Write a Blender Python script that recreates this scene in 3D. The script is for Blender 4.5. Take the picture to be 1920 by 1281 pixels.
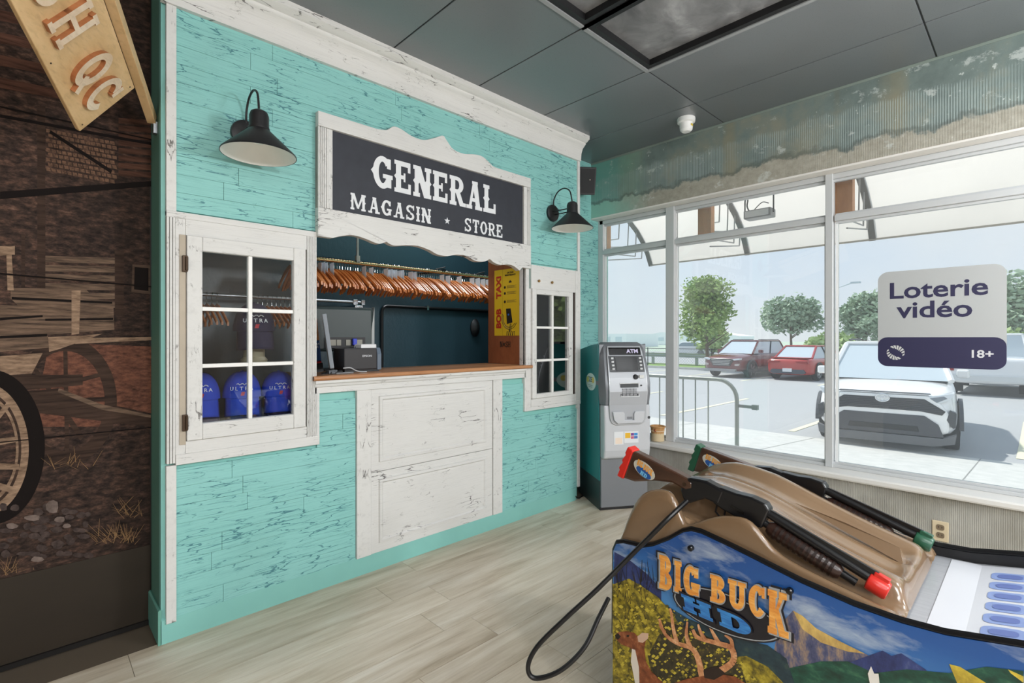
import bpy, bmesh, math, random
from mathutils import Vector, Matrix
random.seed(11)
for o in list(bpy.data.objects): bpy.data.objects.remove(o)
S = bpy.context.scene
COL = S.collection
PI = math.pi

# ------------------------------------------------------------------ camera, sky, sun, lamps, exposure
CAM_H, CAM_Y, YAW, FPX = 1.30, -2.57, math.radians(46.2), 948.0
cd = bpy.data.cameras.new('camera'); cam = bpy.data.objects.new('camera', cd); COL.objects.link(cam)
cam.location = (0, CAM_Y, CAM_H); cam.rotation_euler = (PI/2, 0, YAW - PI/2)
cd.sensor_width = 36; cd.lens = 36*FPX/1920; cd.shift_y = -6.5/1920; cd.clip_start = .05; cd.clip_end = 500
S.camera = cam
vs = S.view_settings
vs.view_transform = 'Standard'; vs.look = 'None'; vs.exposure = 0.0; vs.gamma = 1.0; vs.use_curve_mapping = False

w = bpy.data.worlds.new('sky'); S.world = w; w.use_nodes = True
wn, wl = w.node_tree.nodes, w.node_tree.links
bg = wn['Background']
tc = wn.new('ShaderNodeTexCoord'); sep = wn.new('ShaderNodeSeparateXYZ'); wl.new(tc.outputs['Generated'], sep.inputs[0])
wr = wn.new('ShaderNodeValToRGB'); wl.new(sep.outputs['Z'], wr.inputs[0])
wr.color_ramp.elements[0].position = 0.0; wr.color_ramp.elements[0].color = (.83, .88, .92, 1)
wr.color_ramp.elements[1].position = .55; wr.color_ramp.elements[1].color = (.50, .70, .98, 1)
e = wr.color_ramp.elements.new(.10); e.color = (.74, .84, .96, 1)
wno = wn.new('ShaderNodeTexNoise'); wno.inputs['Scale'].default_value = 2.2; wno.inputs['Detail'].default_value = 5
wl.new(tc.outputs['Generated'], wno.inputs['Vector'])
wcr = wn.new('ShaderNodeValToRGB'); wl.new(wno.outputs['Fac'], wcr.inputs[0])
wcr.color_ramp.elements[0].position = .42; wcr.color_ramp.elements[1].position = .68
wmx = wn.new('ShaderNodeMixRGB'); wl.new(wcr.outputs[0], wmx.inputs[0]); wl.new(wr.outputs[0], wmx.inputs[1]); wmx.inputs[2].default_value = (.88, .91, .94, 1)
wl.new(wmx.outputs[0], bg.inputs[0]); bg.inputs[1].default_value = 1.05

sd = bpy.data.lights.new('sun', 'SUN'); sun = bpy.data.objects.new('sun', sd); COL.objects.link(sun)
sd.energy = 4.6; sd.angle = math.radians(1.2); sd.color = (1, .96, .90)
sun.rotation_euler = Vector((-.10, -.62, -.95)).to_track_quat('-Z', 'Y').to_euler()
sun.location = (12, 10, 14)

FILL_PANELS = []   # unseen panels added to brighten the view, behind the photographer: (x, y, size_x, size_y, watts)
for (lx, ly, sx, sy, pw) in ((-2.0, -3.9, .60, 1.20, 34), (.24, -3.9, .60, 1.20, 34), (-2.0, -6.2, .60, 1.20, 34), (.24, -6.2, .60, 1.20, 34), (2.68, -6.2, .60, 1.20, 34)):
    ld = bpy.data.lights.new('fill_panel_light', 'AREA'); lo = bpy.data.objects.new('fill_panel_light', ld); COL.objects.link(lo)
    ld.shape = 'RECTANGLE'; ld.size = sx*.9; ld.size_y = sy*.9; ld.energy = pw; ld.color = (.97, .985, 1)
    lo.location = (lx, ly, 2.885)
    FILL_PANELS.append((lx, ly, sx, sy))
FILL_PENDANTS = ((-2.3, -3.7, 2.05, 62), (-.9, -4.5, 2.05, 75), (.75, -4.5, 2.05, 125), (2.95, -4.9, 2.05, 150), (2.55, -3.55, 2.05, 75))    # unseen pendants added to lift walls and ceiling, behind the photographer
for p in FILL_PENDANTS:
    ld = bpy.data.lights.new('fill_pendant_light', 'POINT'); lo = bpy.data.objects.new('fill_pendant_light', ld); COL.objects.link(lo)
    ld.energy = p[3]; ld.shadow_soft_size = .16; ld.color = (.95, .98, 1); lo.location = p[:3]
ld = bpy.data.lights.new('coat_room_light', 'AREA'); lo = bpy.data.objects.new('coat_room_light', ld); COL.objects.link(lo)
ld.shape = 'RECTANGLE'; ld.size = 1.2; ld.size_y = .25; ld.energy = 20; ld.color = (.9, .95, 1); lo.location = (2.5, .62, 2.88)

# ------------------------------------------------------------------ helpers
FW = Vector((math.cos(YAW), math.sin(YAW), 0)); RT = Vector((math.sin(YAW), -math.cos(YAW), 0))
def ray(u, v): return FW + RT*((u-960)/FPX) + Vector((0, 0, (634-v)/FPX))
def onY(u, v, y):
    r = ray(u, v); t = (y-CAM_Y)/r.y; return Vector((r.x*t, y, CAM_H+r.z*t))
def onX(u, v, x):
    r = ray(u, v); t = x/r.x; return Vector((x, CAM_Y+r.y*t, CAM_H+r.z*t))

def lin(c): 
    return tuple((x/12.92 if x <= .04045 else ((x+.055)/1.055)**2.4) for x in (q/255 for q in c)) + (1,)

class G:
    """material node helper"""
    def __init__(s, name):
        s.m = bpy.data.materials.new(name); s.m.use_nodes = True
        s.n = s.m.node_tree.nodes; s.l = s.m.node_tree.links; s.b = s.n['Principled BSDF']; s._p = None
    def set(s, sock, v):
        if isinstance(v, bpy.types.NodeSocket): s.l.new(v, sock)
        else: sock.default_value = v
    def pos(s, scale=(1, 1, 1)):
        if s._p is None: s._p = s.n.new('ShaderNodeNewGeometry').outputs['Position']
        mp = s.n.new('ShaderNodeMapping'); s.l.new(s._p, mp.inputs['Vector']); mp.inputs['Scale'].default_value = scale
        return mp.outputs[0]
    def noise(s, vec, scale=1, detail=4, rough=.5, dist=0):
        n = s.n.new('ShaderNodeTexNoise'); s.l.new(vec, n.inputs['Vector'])
        n.inputs['Scale'].default_value = scale; n.inputs['Detail'].default_value = detail; n.inputs['Roughness'].default_value = rough
        n.inputs['Distortion'].default_value = dist
        return n.outputs['Fac']
    def edge(s, vec, scale=1, rnd=1):
        n = s.n.new('ShaderNodeTexVoronoi'); n.feature = 'DISTANCE_TO_EDGE'; s.l.new(vec, n.inputs['Vector'])
        n.inputs['Scale'].default_value = scale; n.inputs['Randomness'].default_value = rnd
        return n.outputs['Distance']
    def cell(s, vec, scale=1):
        n = s.n.new('ShaderNodeTexVoronoi'); s.l.new(vec, n.inputs['Vector']); n.inputs['Scale'].default_value = scale
        return n.outputs['Color']
    def wave(s, vec, scale, dist=0, d='X'):
        n = s.n.new('ShaderNodeTexWave'); n.bands_direction = d; s.l.new(vec, n.inputs['Vector']); n.inputs['Scale'].default_value = scale
        n.inputs['Distortion'].default_value = dist
        return n.outputs['Fac']
    def ramp(s, fac, stops):
        n = s.n.new('ShaderNodeValToRGB'); s.l.new(fac, n.inputs[0]); el = n.color_ramp.elements
        while len(el) < len(stops): el.new(.5)
        for e, (p, c) in zip(el, stops):
            e.position = p; e.color = c if len(c) == 4 else lin(c)
        return n.outputs[0]
    def band(s, fac, a, b):  return s.ramp(fac, [(a, (0, 0, 0, 1)), (b, (1, 1, 1, 1))])
    def mix(s, f, a, b, mode='MIX'):
        n = s.n.new('ShaderNodeMixRGB'); n.blend_type = mode
        s.set(n.inputs[0], f); s.set(n.inputs[1], a); s.set(n.inputs[2], b); return n.outputs[0]
    def math(s, op, a, b=0.0):
        n = s.n.new('ShaderNodeMath'); n.operation = op; s.set(n.inputs[0], a); s.set(n.inputs[1], b); return n.outputs[0]
    def warp(s, vec, scale, amt):
        n = s.n.new('ShaderNodeTexNoise'); s.l.new(vec, n.inputs['Vector']); n.inputs['Scale'].default_value = scale; n.inputs['Detail'].default_value = 3
        v = s.n.new('ShaderNodeVectorMath'); v.operation = 'MULTIPLY_ADD'; s.l.new(n.outputs['Color'], v.inputs[0]); v.inputs[1].default_value = (amt,)*3
        s.l.new(vec, v.inputs[2]); return v.outputs[0]
    def xyz(s):
        s.pos(); q = s.n.new('ShaderNodeSeparateXYZ'); s.l.new(s._p, q.inputs[0]); return q.outputs
    def out(s, col=None, rough=None, metal=None, bump=None, bs=.2, bd=.01, spec=None, coat=None):
        if col is not None: s.set(s.b.inputs['Base Color'], col)
        if rough is not None: s.set(s.b.inputs['Roughness'], rough)
        if metal is not None: s.set(s.b.inputs['Metallic'], metal)
        if spec is not None: s.set(s.b.inputs['Specular IOR Level'], spec)
        if coat is not None: s.b.inputs['Coat Weight'].default_value = coat; s.b.inputs['Coat Roughness'].default_value = .08
        if bump is not None:
            n = s.n.new('ShaderNodeBump'); n.inputs['Strength'].default_value = bs; n.inputs['Distance'].default_value = bd
            s.l.new(bump, n.inputs['Height']); s.l.new(n.outputs[0], s.b.inputs['Normal'])
        return s.m

_mc = {}
def flat(c, rough=.5, metal=0, spec=.5, coat=0, emit=0, var=.0):
    k = (tuple(c), rough, metal, spec, coat, emit, var)
    if k in _mc: return _mc[k]
    g = G('plain_%02x%02x%02x_%d' % (int(c[0]), int(c[1]), int(c[2]), len(_mc)))
    L = lin(c)
    col = L
    if var:
        n = g.noise(g.pos((1, 1, 1)), 9, 5)
        col = g.mix(n, tuple(q*(1-var) for q in L[:3])+(1,), tuple(min(1, q*(1+var)) for q in L[:3])+(1,))
    g.out(col, rough, metal, spec=spec, coat=coat)
    if emit:
        g.b.inputs['Emission Color'].default_value = L; g.b.inputs['Emission Strength'].default_value = emit
    _mc[k] = g.m
    return g.m

def crackle(name, base, alt, crack, sc=(3.2, 3.2, 16), vscale=2.2, width=.035, amount=.5, grain=.25, rough=.55):
    g = G(name)
    v = g.warp(g.pos(sc), 2.2, .55)
    e = g.edge(v, vscale)
    line = g.math('LESS_THAN', e, width)
    mask = g.band(g.noise(g.pos((1.3, 1.3, 2.2)), 3.1, 6, .62), 1-amount, 1-amount+.06)
    c1 = g.math('MULTIPLY', line, mask)
    # the finer second net of hairlines
    v2 = g.warp(g.pos((sc[0]*2.3, sc[1]*2.3, sc[2]*1.9)), 2.5, .5)
    l2 = g.math('LESS_THAN', g.edge(v2, vscale), width*.8)
    m2 = g.band(g.noise(g.pos((2, 2, 3)), 4.7, 5, .6), .58, .66)
    c2 = g.math('MULTIPLY', g.math('MULTIPLY', l2, m2), .6)
    cr = g.math('MAXIMUM', c1, c2)
    tone = g.noise(g.pos((.9, .9, 1.6)), 2.4, 5)
    gr = g.noise(g.pos((sc[0]*.8, sc[1]*.8, sc[2]*5)), 2.5, 6, .65)
    col = g.mix(tone, lin(base), lin(alt))
    col = g.mix(g.math('MULTIPLY', g.band(gr, .50, .78), grain), col, lin(crack))
    col = g.mix(g.math('MULTIPLY', cr, .92), col, lin(crack))
    h = g.math('SUBTRACT', g.math('MULTIPLY', gr, .35), cr)
    return g.out(col, rough, bump=h, bs=.45, bd=.004)

TEAL = crackle('teal_crackled_paint', (128, 190, 183), (146, 203, 199), (62, 120, 128), (2.6, 2.6, 21), 2.0, .024, .54, .55)
WHITE = crackle('white_crackled_paint', (206, 205, 202), (220, 219, 216), (88, 84, 82), (3.0, 3.0, 19), 2.0, .028, .43, .20)
WHITEV = crackle('white_crackled_paint_upright', (206, 205, 202), (220, 219, 216), (92, 88, 84), (15, 15, 3.2), 2.0, .035, .42, .18)
TEALP = flat((132, 192, 184), .5, var=.05)
SHADE_TEALP = flat((92, 140, 124), .55, var=.05)  # teal of the end face with its shade put into the colour

def wood(name, a, b, sc=(1.2, 14, 14), rough=.45, coat=0, pore=None):
    g = G(name)
    n = g.noise(g.warp(g.pos(sc), .8, .5), 2.2, 7, .6)
    f = g.noise(g.pos((sc[0]*2, sc[1]*6, sc[2]*6)), 2.5, 4, .6)
    col = g.mix(g.band(n, .34, .68), lin(a), lin(b))
    col = g.mix(g.math('MULTIPLY', g.band(f, .5, .72), .3), col, lin(pore or tuple(q*.7 for q in a)))
    return g.out(col, rough, bump=f, bs=.1, bd=.002, coat=coat)

def glass(name, tint=(1, 1, 1, 1), ior=1.5, gloss=1.0, veil=0):
    g = G(name); n, l = g.n, g.l
    t = n.new('ShaderNodeBsdfTransparent'); t.inputs[0].default_value = tint
    gl = n.new('ShaderNodeBsdfGlossy'); gl.inputs['Roughness'].default_value = .01; gl.inputs[0].default_value = (gloss, gloss, gloss, 1)
    fr = n.new('ShaderNodeFresnel'); fr.inputs[0].default_value = ior
    mx = n.new('ShaderNodeMixShader'); l.new(fr.outputs[0], mx.inputs[0]); l.new(t.outputs[0], mx.inputs[1]); l.new(gl.outputs[0], mx.inputs[2])
    last = mx
    if veil:                                  # translucent share mixed in to veil the view with glare
        td = n.new('ShaderNodeBsdfTranslucent'); td.inputs[0].default_value = (.9, .93, .95, 1); last = n.new('ShaderNodeMixShader'); last.inputs[0].default_value = veil
        l.new(mx.outputs[0], last.inputs[1]); l.new(td.outputs[0], last.inputs[2])
    l.new(last.outputs[0], n['Material Output'].inputs[0]); n.remove(g.b)
    return g.m

def rootloc(o):
    v = Vector((0, 0, 0))
    while o is not None: v = v + Vector(o.location); o = o.parent
    return v

class MB:
    def __init__(s): s.v, s.f, s.mi = [], [], []
    def add(s, vs, fs, mi=0):
        k = len(s.v); s.v += [Vector(p) for p in vs]; s.f += [tuple(i+k for i in f) for f in fs]; s.mi += [mi]*len(fs); return s
    def box(s, x0, x1, y0, y1, z0, z1, mi=0):
        return s.add([(x, y, z) for z in (z0, z1) for y in (y0, y1) for x in (x0, x1)],
                     [(0, 2, 3, 1), (4, 5, 7, 6), (0, 1, 5, 4), (2, 6, 7, 3), (0, 4, 6, 2), (1, 3, 7, 5)], mi)
    def prism(s, poly, ax, lo, hi, mi=0):
        """poly: 2d points in the plane across axis ax ('x': (y,z), 'y': (x,z), 'z': (x,y)), extruded lo..hi"""
        def P(p, t):
            return {'x': (t, p[0], p[1]), 'y': (p[0], t, p[1]), 'z': (p[0], p[1], t)}[ax]
        n = len(poly); vs = [P(p, lo) for p in poly]+[P(p, hi) for p in poly]
        ar = sum(poly[i][0]*poly[(i+1) % n][1]-poly[(i+1) % n][0]*poly[i][1] for i in range(n))
        flip = (ar < 0) ^ (ax == 'y')
        fs = [tuple(range(n))[::-1], tuple(range(n, 2*n))]+[(i, (i+1) % n, n+(i+1) % n, n+i) for i in range(n)]
        if flip: fs = [f[::-1] for f in fs]
        return s.add(vs, fs, mi)
    def tube(s, pts, r, n=8, mi=0, caps=True, closed=False):
        pts = [Vector(p) for p in pts]; m = len(pts)
        rs = r if isinstance(r, (list, tuple)) else [r]*m
        vs, up = [], None
        for i, p in enumerate(pts):
            a = pts[(i-1) % m] if (closed or i > 0) else p; b = pts[(i+1) % m] if (closed or i < m-1) else p
            t = (b-a).normalized()
            if up is None: up = Vector((0, 0, 1)) if abs(t.z) < .9 else Vector((1, 0, 0))
            x = (up-t*up.dot(t)).normalized(); up = x; y = t.cross(x)
            vs += [p+(x*math.cos(2*PI*k/n)+y*math.sin(2*PI*k/n))*rs[i] for k in range(n)]
        fs = []
        for i in range(m if closed else m-1):
            j = (i+1) % m
            fs += [(i*n+k, i*n+(k+1) % n, j*n+(k+1) % n, j*n+k) for k in range(n)]
        if caps and not closed: fs += [tuple(range(n))[::-1], tuple(range((m-1)*n, m*n))]
        return s.add(vs, fs, mi)
    def lathe(s, prof, c=(0, 0, 0), n=20, mi=0, M=None, sx=1, sy=1, caps=True):
        vs = []
        for (r, z) in prof:
            for k in range(n):
                p = Vector((r*math.cos(2*PI*k/n)*sx, r*math.sin(2*PI*k/n)*sy, z))
                if M is not None: p = M @ p
                vs.append(p+Vector(c))
        fs = [(i*n+k, i*n+(k+1) % n, (i+1)*n+(k+1) % n, (i+1)*n+k) for i in range(len(prof)-1) for k in range(n)]
        if caps and prof[0][0] > 1e-6: fs.append(tuple(range(n))[::-1])
        if caps and prof[-1][0] > 1e-6: fs.append(tuple(range((len(prof)-1)*n, len(prof)*n)))
        return s.add(vs, fs, mi)
    def rows(s, rows, mi=0, closed=False):
        n = len(rows[0]); vs = [p for r in rows for p in r]
        fs = [(i*n+k, i*n+(k+1) % n, (i+1)*n+(k+1) % n, (i+1)*n+k) for i in range(len(rows)-1) for k in range(n if closed else n-1)]
        return s.add(vs, fs, mi)
    def build(s, name, mats, parent=None, W=False, smooth=False, bevel=0, sub=0, angle=35, label=None):
        me = bpy.data.meshes.new(name)
        off = rootloc(parent) if (W and parent is not None) else Vector((0, 0, 0))
        me.from_pydata([tuple(p-off) for p in s.v], [], s.f)
        for m in (mats if isinstance(mats, (list, tuple)) else [mats]): me.materials.append(m)
        for p, k in zip(me.polygons, s.mi): p.material_index = k
        bm = bmesh.new(); bm.from_mesh(me); bmesh.ops.remove_doubles(bm, verts=bm.verts, dist=1e-6)
        bmesh.ops.recalc_face_normals(bm, faces=bm.faces); bm.to_mesh(me); bm.free()
        if smooth:
            for p in me.polygons: p.use_smooth = True
            if hasattr(me, 'set_sharp_from_angle'): me.set_sharp_from_angle(angle=math.radians(angle))
        o = bpy.data.objects.new(name, me); COL.objects.link(o)
        if parent is not None: o.parent = parent
        if bevel:
            b = o.modifiers.new('bevel', 'BEVEL'); b.width = bevel; b.segments = 2; b.limit_method = 'ANGLE'; b.angle_limit = math.radians(40)
        if sub:
            b = o.modifiers.new('sub', 'SUBSURF'); b.levels = sub; b.render_levels = sub
        if label: o['label'] = label
        return o

def tag(o, label, cat, group=None):
    o['label'] = label; o['category'] = cat
    if group: o['group'] = group
    return o
def thing(name, label, cat, loc=(0, 0, 0), rot=(0, 0, 0), group=None):
    o = bpy.data.objects.new(name, None); COL.objects.link(o); o.empty_display_size = .05
    o.location = loc; o.rotation_euler = rot
    return tag(o, label, cat, group)
def struct(o, label=None):
    o['kind'] = 'structure'
    if label: o['label'] = label
    return o
def sempty(name, label=None):
    o = bpy.data.objects.new(name, None); COL.objects.link(o); return struct(o, label)
def inst(src, name, parent, loc=None, rot=None, scale=None):
    o = bpy.data.objects.new(name, src.data); COL.objects.link(o); o.parent = parent
    for m in src.modifiers:
        b = o.modifiers.new(m.name, m.type)
        if m.type == 'BEVEL': b.width = m.width; b.segments = m.segments; b.limit_method = m.limit_method; b.angle_limit = m.angle_limit
    if loc is not None: o.location = loc
    if rot is not None: o.rotation_euler = rot
    if scale is not None: o.scale = scale
    return o
def copy_tree(src, label=None, parent=None):
    c = src.copy(); COL.objects.link(c); c.parent = parent
    if label: c['label'] = label
    for ch in list(src.children): copy_tree(ch, None, c)
    return c

# slab-serif western letters -------------------------------------------------
def glyph(c, t=.22, s=.11, spur=True):
    P = []
    def R(x0, y0, x1, y1): P.append([(x0, y0), (x1, y0), (x1, y1), (x0, y1)])
    def Q(*p): P.append(list(p))
    def A(cx, cy, rx, ry, tx, ty, a0, a1, n=14):
        for i in range(n):
            a, b = math.radians(a0+(a1-a0)*i/n), math.radians(a0+(a1-a0)*(i+1)/n)
            P.append([(cx+rx*math.cos(a), cy+ry*math.sin(a)), (cx+rx*math.cos(b), cy+ry*math.sin(b)),
                      (cx+(rx-tx)*math.cos(b), cy+(ry-ty)*math.sin(b)), (cx+(rx-tx)*math.cos(a), cy+(ry-ty)*math.sin(a))])
    def stem(x, l=True, r=True, tt=None):
        tt = tt or t
        R(x, 0, x+tt, 1); R(x-.07, 0, x+tt+.07, s); R(x-.07, 1-s, x+tt+.07, 1)
        if spur:
            if l: Q((x-.08, .5), (x, .42), (x, .58))
            if r: Q((x+tt+.08, .5), (x+tt, .58), (x+tt, .42))
    W = .86
    if c == 'I': stem(.1); W = t+.2
    elif c == 'E': stem(.1, r=False); R(.1, 1-s*1.2, .78, 1); R(.66, .68, .78, 1); R(.1, 0, .80, s*1.2); R(.68, 0, .80, .32); R(.1, .44, .52, .56); R(.46, .36, .54, .64)
    elif c == 'N': stem(.1, tt=t*.8); stem(.86-t*.8, tt=t*.8); Q((.1, 1), (.1+t*1.25, 1), (.86, 0), (.86-t*1.25, 0)); W = .96
    elif c == 'R':
        stem(.1, r=False); R(.1, 1-s, .45, 1); R(.1, .43, .45, .43+s); A(.44, .715, .36, .285, t, s, -90, 90)
        Q((.34, .48), (.34+t*1.1, .48), (.86, 0), (.86-t*1.1, 0)); R(.6, 0, .94, s); W = .92
    elif c == 'A':
        Q((.42, 1), (.42+t*.6, 1), (.14+t*.6, 0), (.14, 0)); Q((.40, 1), (.40+t*1.1, 1), (.86, 0), (.86-t*1.1, 0)); R(.25, .27, .7, .27+s)
        R(.02, 0, .14+t*.6+.08, s); R(.84-t*1.1-.04, 0, .96, s); R(.36, 1-s*.8, .46+t, 1); W = .98
    elif c == 'L': stem(.1, r=True); R(.1, 0, .8, s*1.3); R(.67, 0, .8, .36)
    elif c == 'G':
        A(.47, .5, .42, .5, t*1.05, s*1.3, 38, 322, 22); R(.62, .06, .62+t, .46); R(.48, .46-s, .62+t+.06, .46); R(.66, .64, .62+t*.9, .95)
        if spur: Q((-.04, .5), (.06, .40), (.06, .60))
        W = .94
    elif c == 'M':
        stem(.1, tt=t*.75, r=False); stem(1.1-t*.8, tt=t, l=False); Q((.1, 1), (.1+t*1.2, 1), (.62+t*.4, .1), (.62-t*.4, .1)); Q((1.1, 1), (1.1-t*.9, 1), (.6-t*.3, .1), (.6+t*.3, .1)); W = 1.3
    elif c == 'S':
        A(.42, .74, .36, .26, t*.95, s*1.1, 25, 270, 14); A(.42, .26, .36, .26, t*.95, s*1.1, -155, 90, 14); R(.66, .68, .76, 1); R(.06, 0, .16, .32); W = .84
    elif c == 'T': stem(.42-t/2); R(.04, 1-s*1.2, .8, 1); R(.04, .7, .15, 1); R(.69, .7, .8, 1); W = .84
    elif c == 'O':
        A(.44, .5, .40, .5, t, s*1.2, 0, 360, 26)
        if spur: Q((-.04, .5), (.05, .42), (.05, .58)); Q((.92, .5), (.83, .58), (.83, .42))
        W = .9
    elif c == 'Q': A(.44, .5, .40, .5, t, t, 0, 360, 30); Q((.44, .26), (.56, .34), (.86, -.06), (.70, -.10)); W = .9
    elif c == 'D': stem(.1, r=False); R(.1, 1-s, .45, 1); R(.1, 0, .45, s); A(.44, .5, .42, .5, t, s, -90, 90); W = .94
    elif c == 'B':
        stem(.1, r=False); R(.1, 1-s, .46, 1); R(.1, 0, .46, s); R(.1, .47, .46, .47+s*.9)
        A(.45, .745, .34, .255, t, s, -90, 90); A(.45, .27, .40, .27, t, s, -90, 90); W = .92
    elif c == 'U':
        R(.1, .32, .1+t, 1); R(.86-t*.8, .32, .86, 1); R(.02, 1-s, .18+t, 1); R(.78-t*.8, 1-s, .94, 1); A(.48, .34, .38, .34, t*.9, s*1.3, 180, 360); W = .98
    elif c == 'C': A(.47, .5, .42, .5, t, s*1.2, 35, 325, 22); R(.70, .64, .84, .97); W = .9
    elif c == 'K':
        stem(.1, r=False); Q((.1+t, .40), (.1+t, .56), (.64, 1), (.86, 1)); Q((.34, .54), (.50, .66), (.92, 0), (.92-t*1.15, 0)); R(.56, 1-s, .92, 1); R(.58, 0, 1.0, s); W = .98
    elif c == 'H': stem(.1, r=False); stem(.86-t, l=False); R(.1, .45, .86, .45+s*1.1); W = .96
    elif c == '*':
        pts = []
        for k in range(10):
            a = PI/2+k*PI/5; r = .5 if k % 2 == 0 else .2
            pts.append((.5+r*math.cos(a), .5+r*math.sin(a)))
        for k in range(10): P.append([(.5, .5), pts[k], pts[(k+1) % 10]])
        W = 1.0
    elif c == ' ': W = .5
    elif c == 'V': Q((.02, 1), (.02+t, 1), (.46+t*.3, 0), (.46-t*.3, 0)); Q((.9, 1), (.9-t, 1), (.46-t*.3, 0), (.46+t*.3, 0)); W = .92
    elif c == 'X': Q((.02, 1), (.02+t, 1), (.86, 0), (.86-t, 0)); Q((.86, 1), (.86-t, 1), (.02, 0), (.02+t, 0)); W = .88
    return P, W
def lettering(mb, text, o, ux, uz, h, total=None, depth=.002, t=.22, s=.11, spur=True, sp=.08, mi=0, hfun=None, up=None, only=None):
    """lay slab letters from o along ux, rising along uz; letters stand proud by depth towards ux x uz"""
    ux, uz, o = Vector(ux).normalized(), Vector(uz).normalized(), Vector(o)
    nn = ux.cross(uz)
    gs = [glyph(c, t, s, spur) for c in text]
    adv = sum(g[1]+sp for g in gs)-sp
    k = (total/(adv)) if total else h
    x = 0
    for gi, (P, W) in enumerate(gs):
        if only and not only[0] <= gi < only[1]: P = []
        hh = h*(hfun(x/adv) if hfun else 1)
        y0 = up(x/adv) if up else 0
        for qi, q in enumerate(P):
            pts = [o+ux*((x+px)*k)+uz*(py*hh+y0) for px, py in q]
            n = len(pts); vs = pts+[p+nn*(depth+1.5e-5*qi) for p in pts]
            mb.add(vs, [tuple(range(n))[::-1], tuple(range(n, 2*n))]+[(i, (i+1) % n, n+(i+1) % n, n+i) for i in range(n)], mi)
        x += W+sp
    return mb
def text_mesh(body, name, mat, parent, loc, rot, size, ext=.0006, align='CENTER', sx=1, offset=0, W=False, shear=0):
    c = bpy.data.curves.new(name, 'FONT'); c.body = body; c.size = size; c.extrude = ext; c.align_x = align; c.offset = offset; c.shear = shear; c.resolution_u = 3
    t = bpy.data.objects.new(name, c); COL.objects.link(t)
    bpy.context.view_layer.update()
    me = bpy.data.meshes.new_from_object(t.evaluated_get(bpy.context.evaluated_depsgraph_get()))
    bpy.data.objects.remove(t); bpy.data.curves.remove(c)
    me.name = name; me.materials.clear(); me.materials.append(mat)
    o = bpy.data.objects.new(name, me); COL.objects.link(o); o.parent = parent
    o.location = (Vector(loc)-rootloc(parent)) if W else loc
    o.rotation_euler = rot; o.scale = (sx, 1, 1)
    return o
def rrect(x0, x1, z0, z1, r, n=5, corners=(1, 1, 1, 1)):
    P = []
    for (cx, cz, a0, on) in ((x1-r, z1-r, 0, corners[0]), (x0+r, z1-r, 90, corners[1]), (x0+r, z0+r, 180, corners[2]), (x1-r, z0+r, 270, corners[3])):
        if on: P += [(cx+r*math.cos(math.radians(a0+90*i/n)), cz+r*math.sin(math.radians(a0+90*i/n))) for i in range(n+1)]
        else: P.append({0: (x1, z1), 90: (x0, z1), 180: (x0, z0), 270: (x1, z0)}[a0])
    return P
def bez(p, n=24):
    """smooth path through points (Catmull-Rom)"""
    p = [Vector(q) for q in p]; q = [p[0]*2-p[1]]+p+[p[-1]*2-p[-2]]; out = []
    for i in range(1, len(q)-2):
        for k in range(n):
            t = k/n; a, b, c, d = q[i-1], q[i], q[i+1], q[i+2]
            out.append(.5*((2*b)+(c-a)*t+(2*a-5*b+4*c-d)*t*t+(3*b-a-3*c+d)*t**3))
    return out+[p[-1]]

# ================================================================== SETTING
XW, YB = 3.74, .28            # window wall face, recessed back wall face
ZC = 2.90
# ---- floor of pale oak planks
g = G('pale_oak_plank')
oi = g.n.new('ShaderNodeObjectInfo')
vv = g.n.new('ShaderNodeVectorMath'); vv.operation = 'MULTIPLY_ADD'; g.l.new(oi.outputs['Random'], vv.inputs[0]); vv.inputs[1].default_value = (9, 9, 9); g.l.new(g.pos((1.1, 9, 1)), vv.inputs[2])
n1 = g.noise(g.warp(vv.outputs[0], .9, .7), 1.6, 7, .62)
n2 = g.noise(g.pos((2.5, 70, 1)), 1.5, 4, .6)
c = g.ramp(n1, [(.25, (164, 147, 124)), (.45, (200, 186, 165)), (.62, (217, 206, 189)), (.80, (232, 225, 212))])
c = g.mix(g.math('MULTIPLY', g.band(n2, .52, .75), .28), c, lin((122, 104, 84)))
c = g.mix(g.math('MULTIPLY', oi.outputs['Random'], .18), c, lin((150, 133, 112)))
OAK = g.out(c, .38, bump=n2, bs=.08, bd=.002, spec=.4)
SUBF = flat((92, 80, 66), .8)
floor = struct(MB().box(-4.2, 3.96, -7.2, 1.3, -.06, -.008).build('floor', SUBF))
PW, PL = .19, 1.27
pk = MB().box(0, PL-.0018, 0, PW-.0018, -.008, 0).build('plank', OAK, floor, bevel=.0009)
first = True; r = 0; y = -6.63
while y < .0:
    x = -4.2 - random.random()*PL
    while x < XW:
        x0, x1 = max(x, -4.2), min(x+PL, XW)
        if x1-x0 > .05 and y+PW > -6.7:
            o = pk if first else bpy.data.objects.new('plank', pk.data)
            if not first: COL.objects.link(o); o.parent = floor
            first = False
            o.location = (x0, y, 0); o.scale = ((x1-x0)/PL, 1, 1)
        x += PL
    y += PW; r += 1

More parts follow.
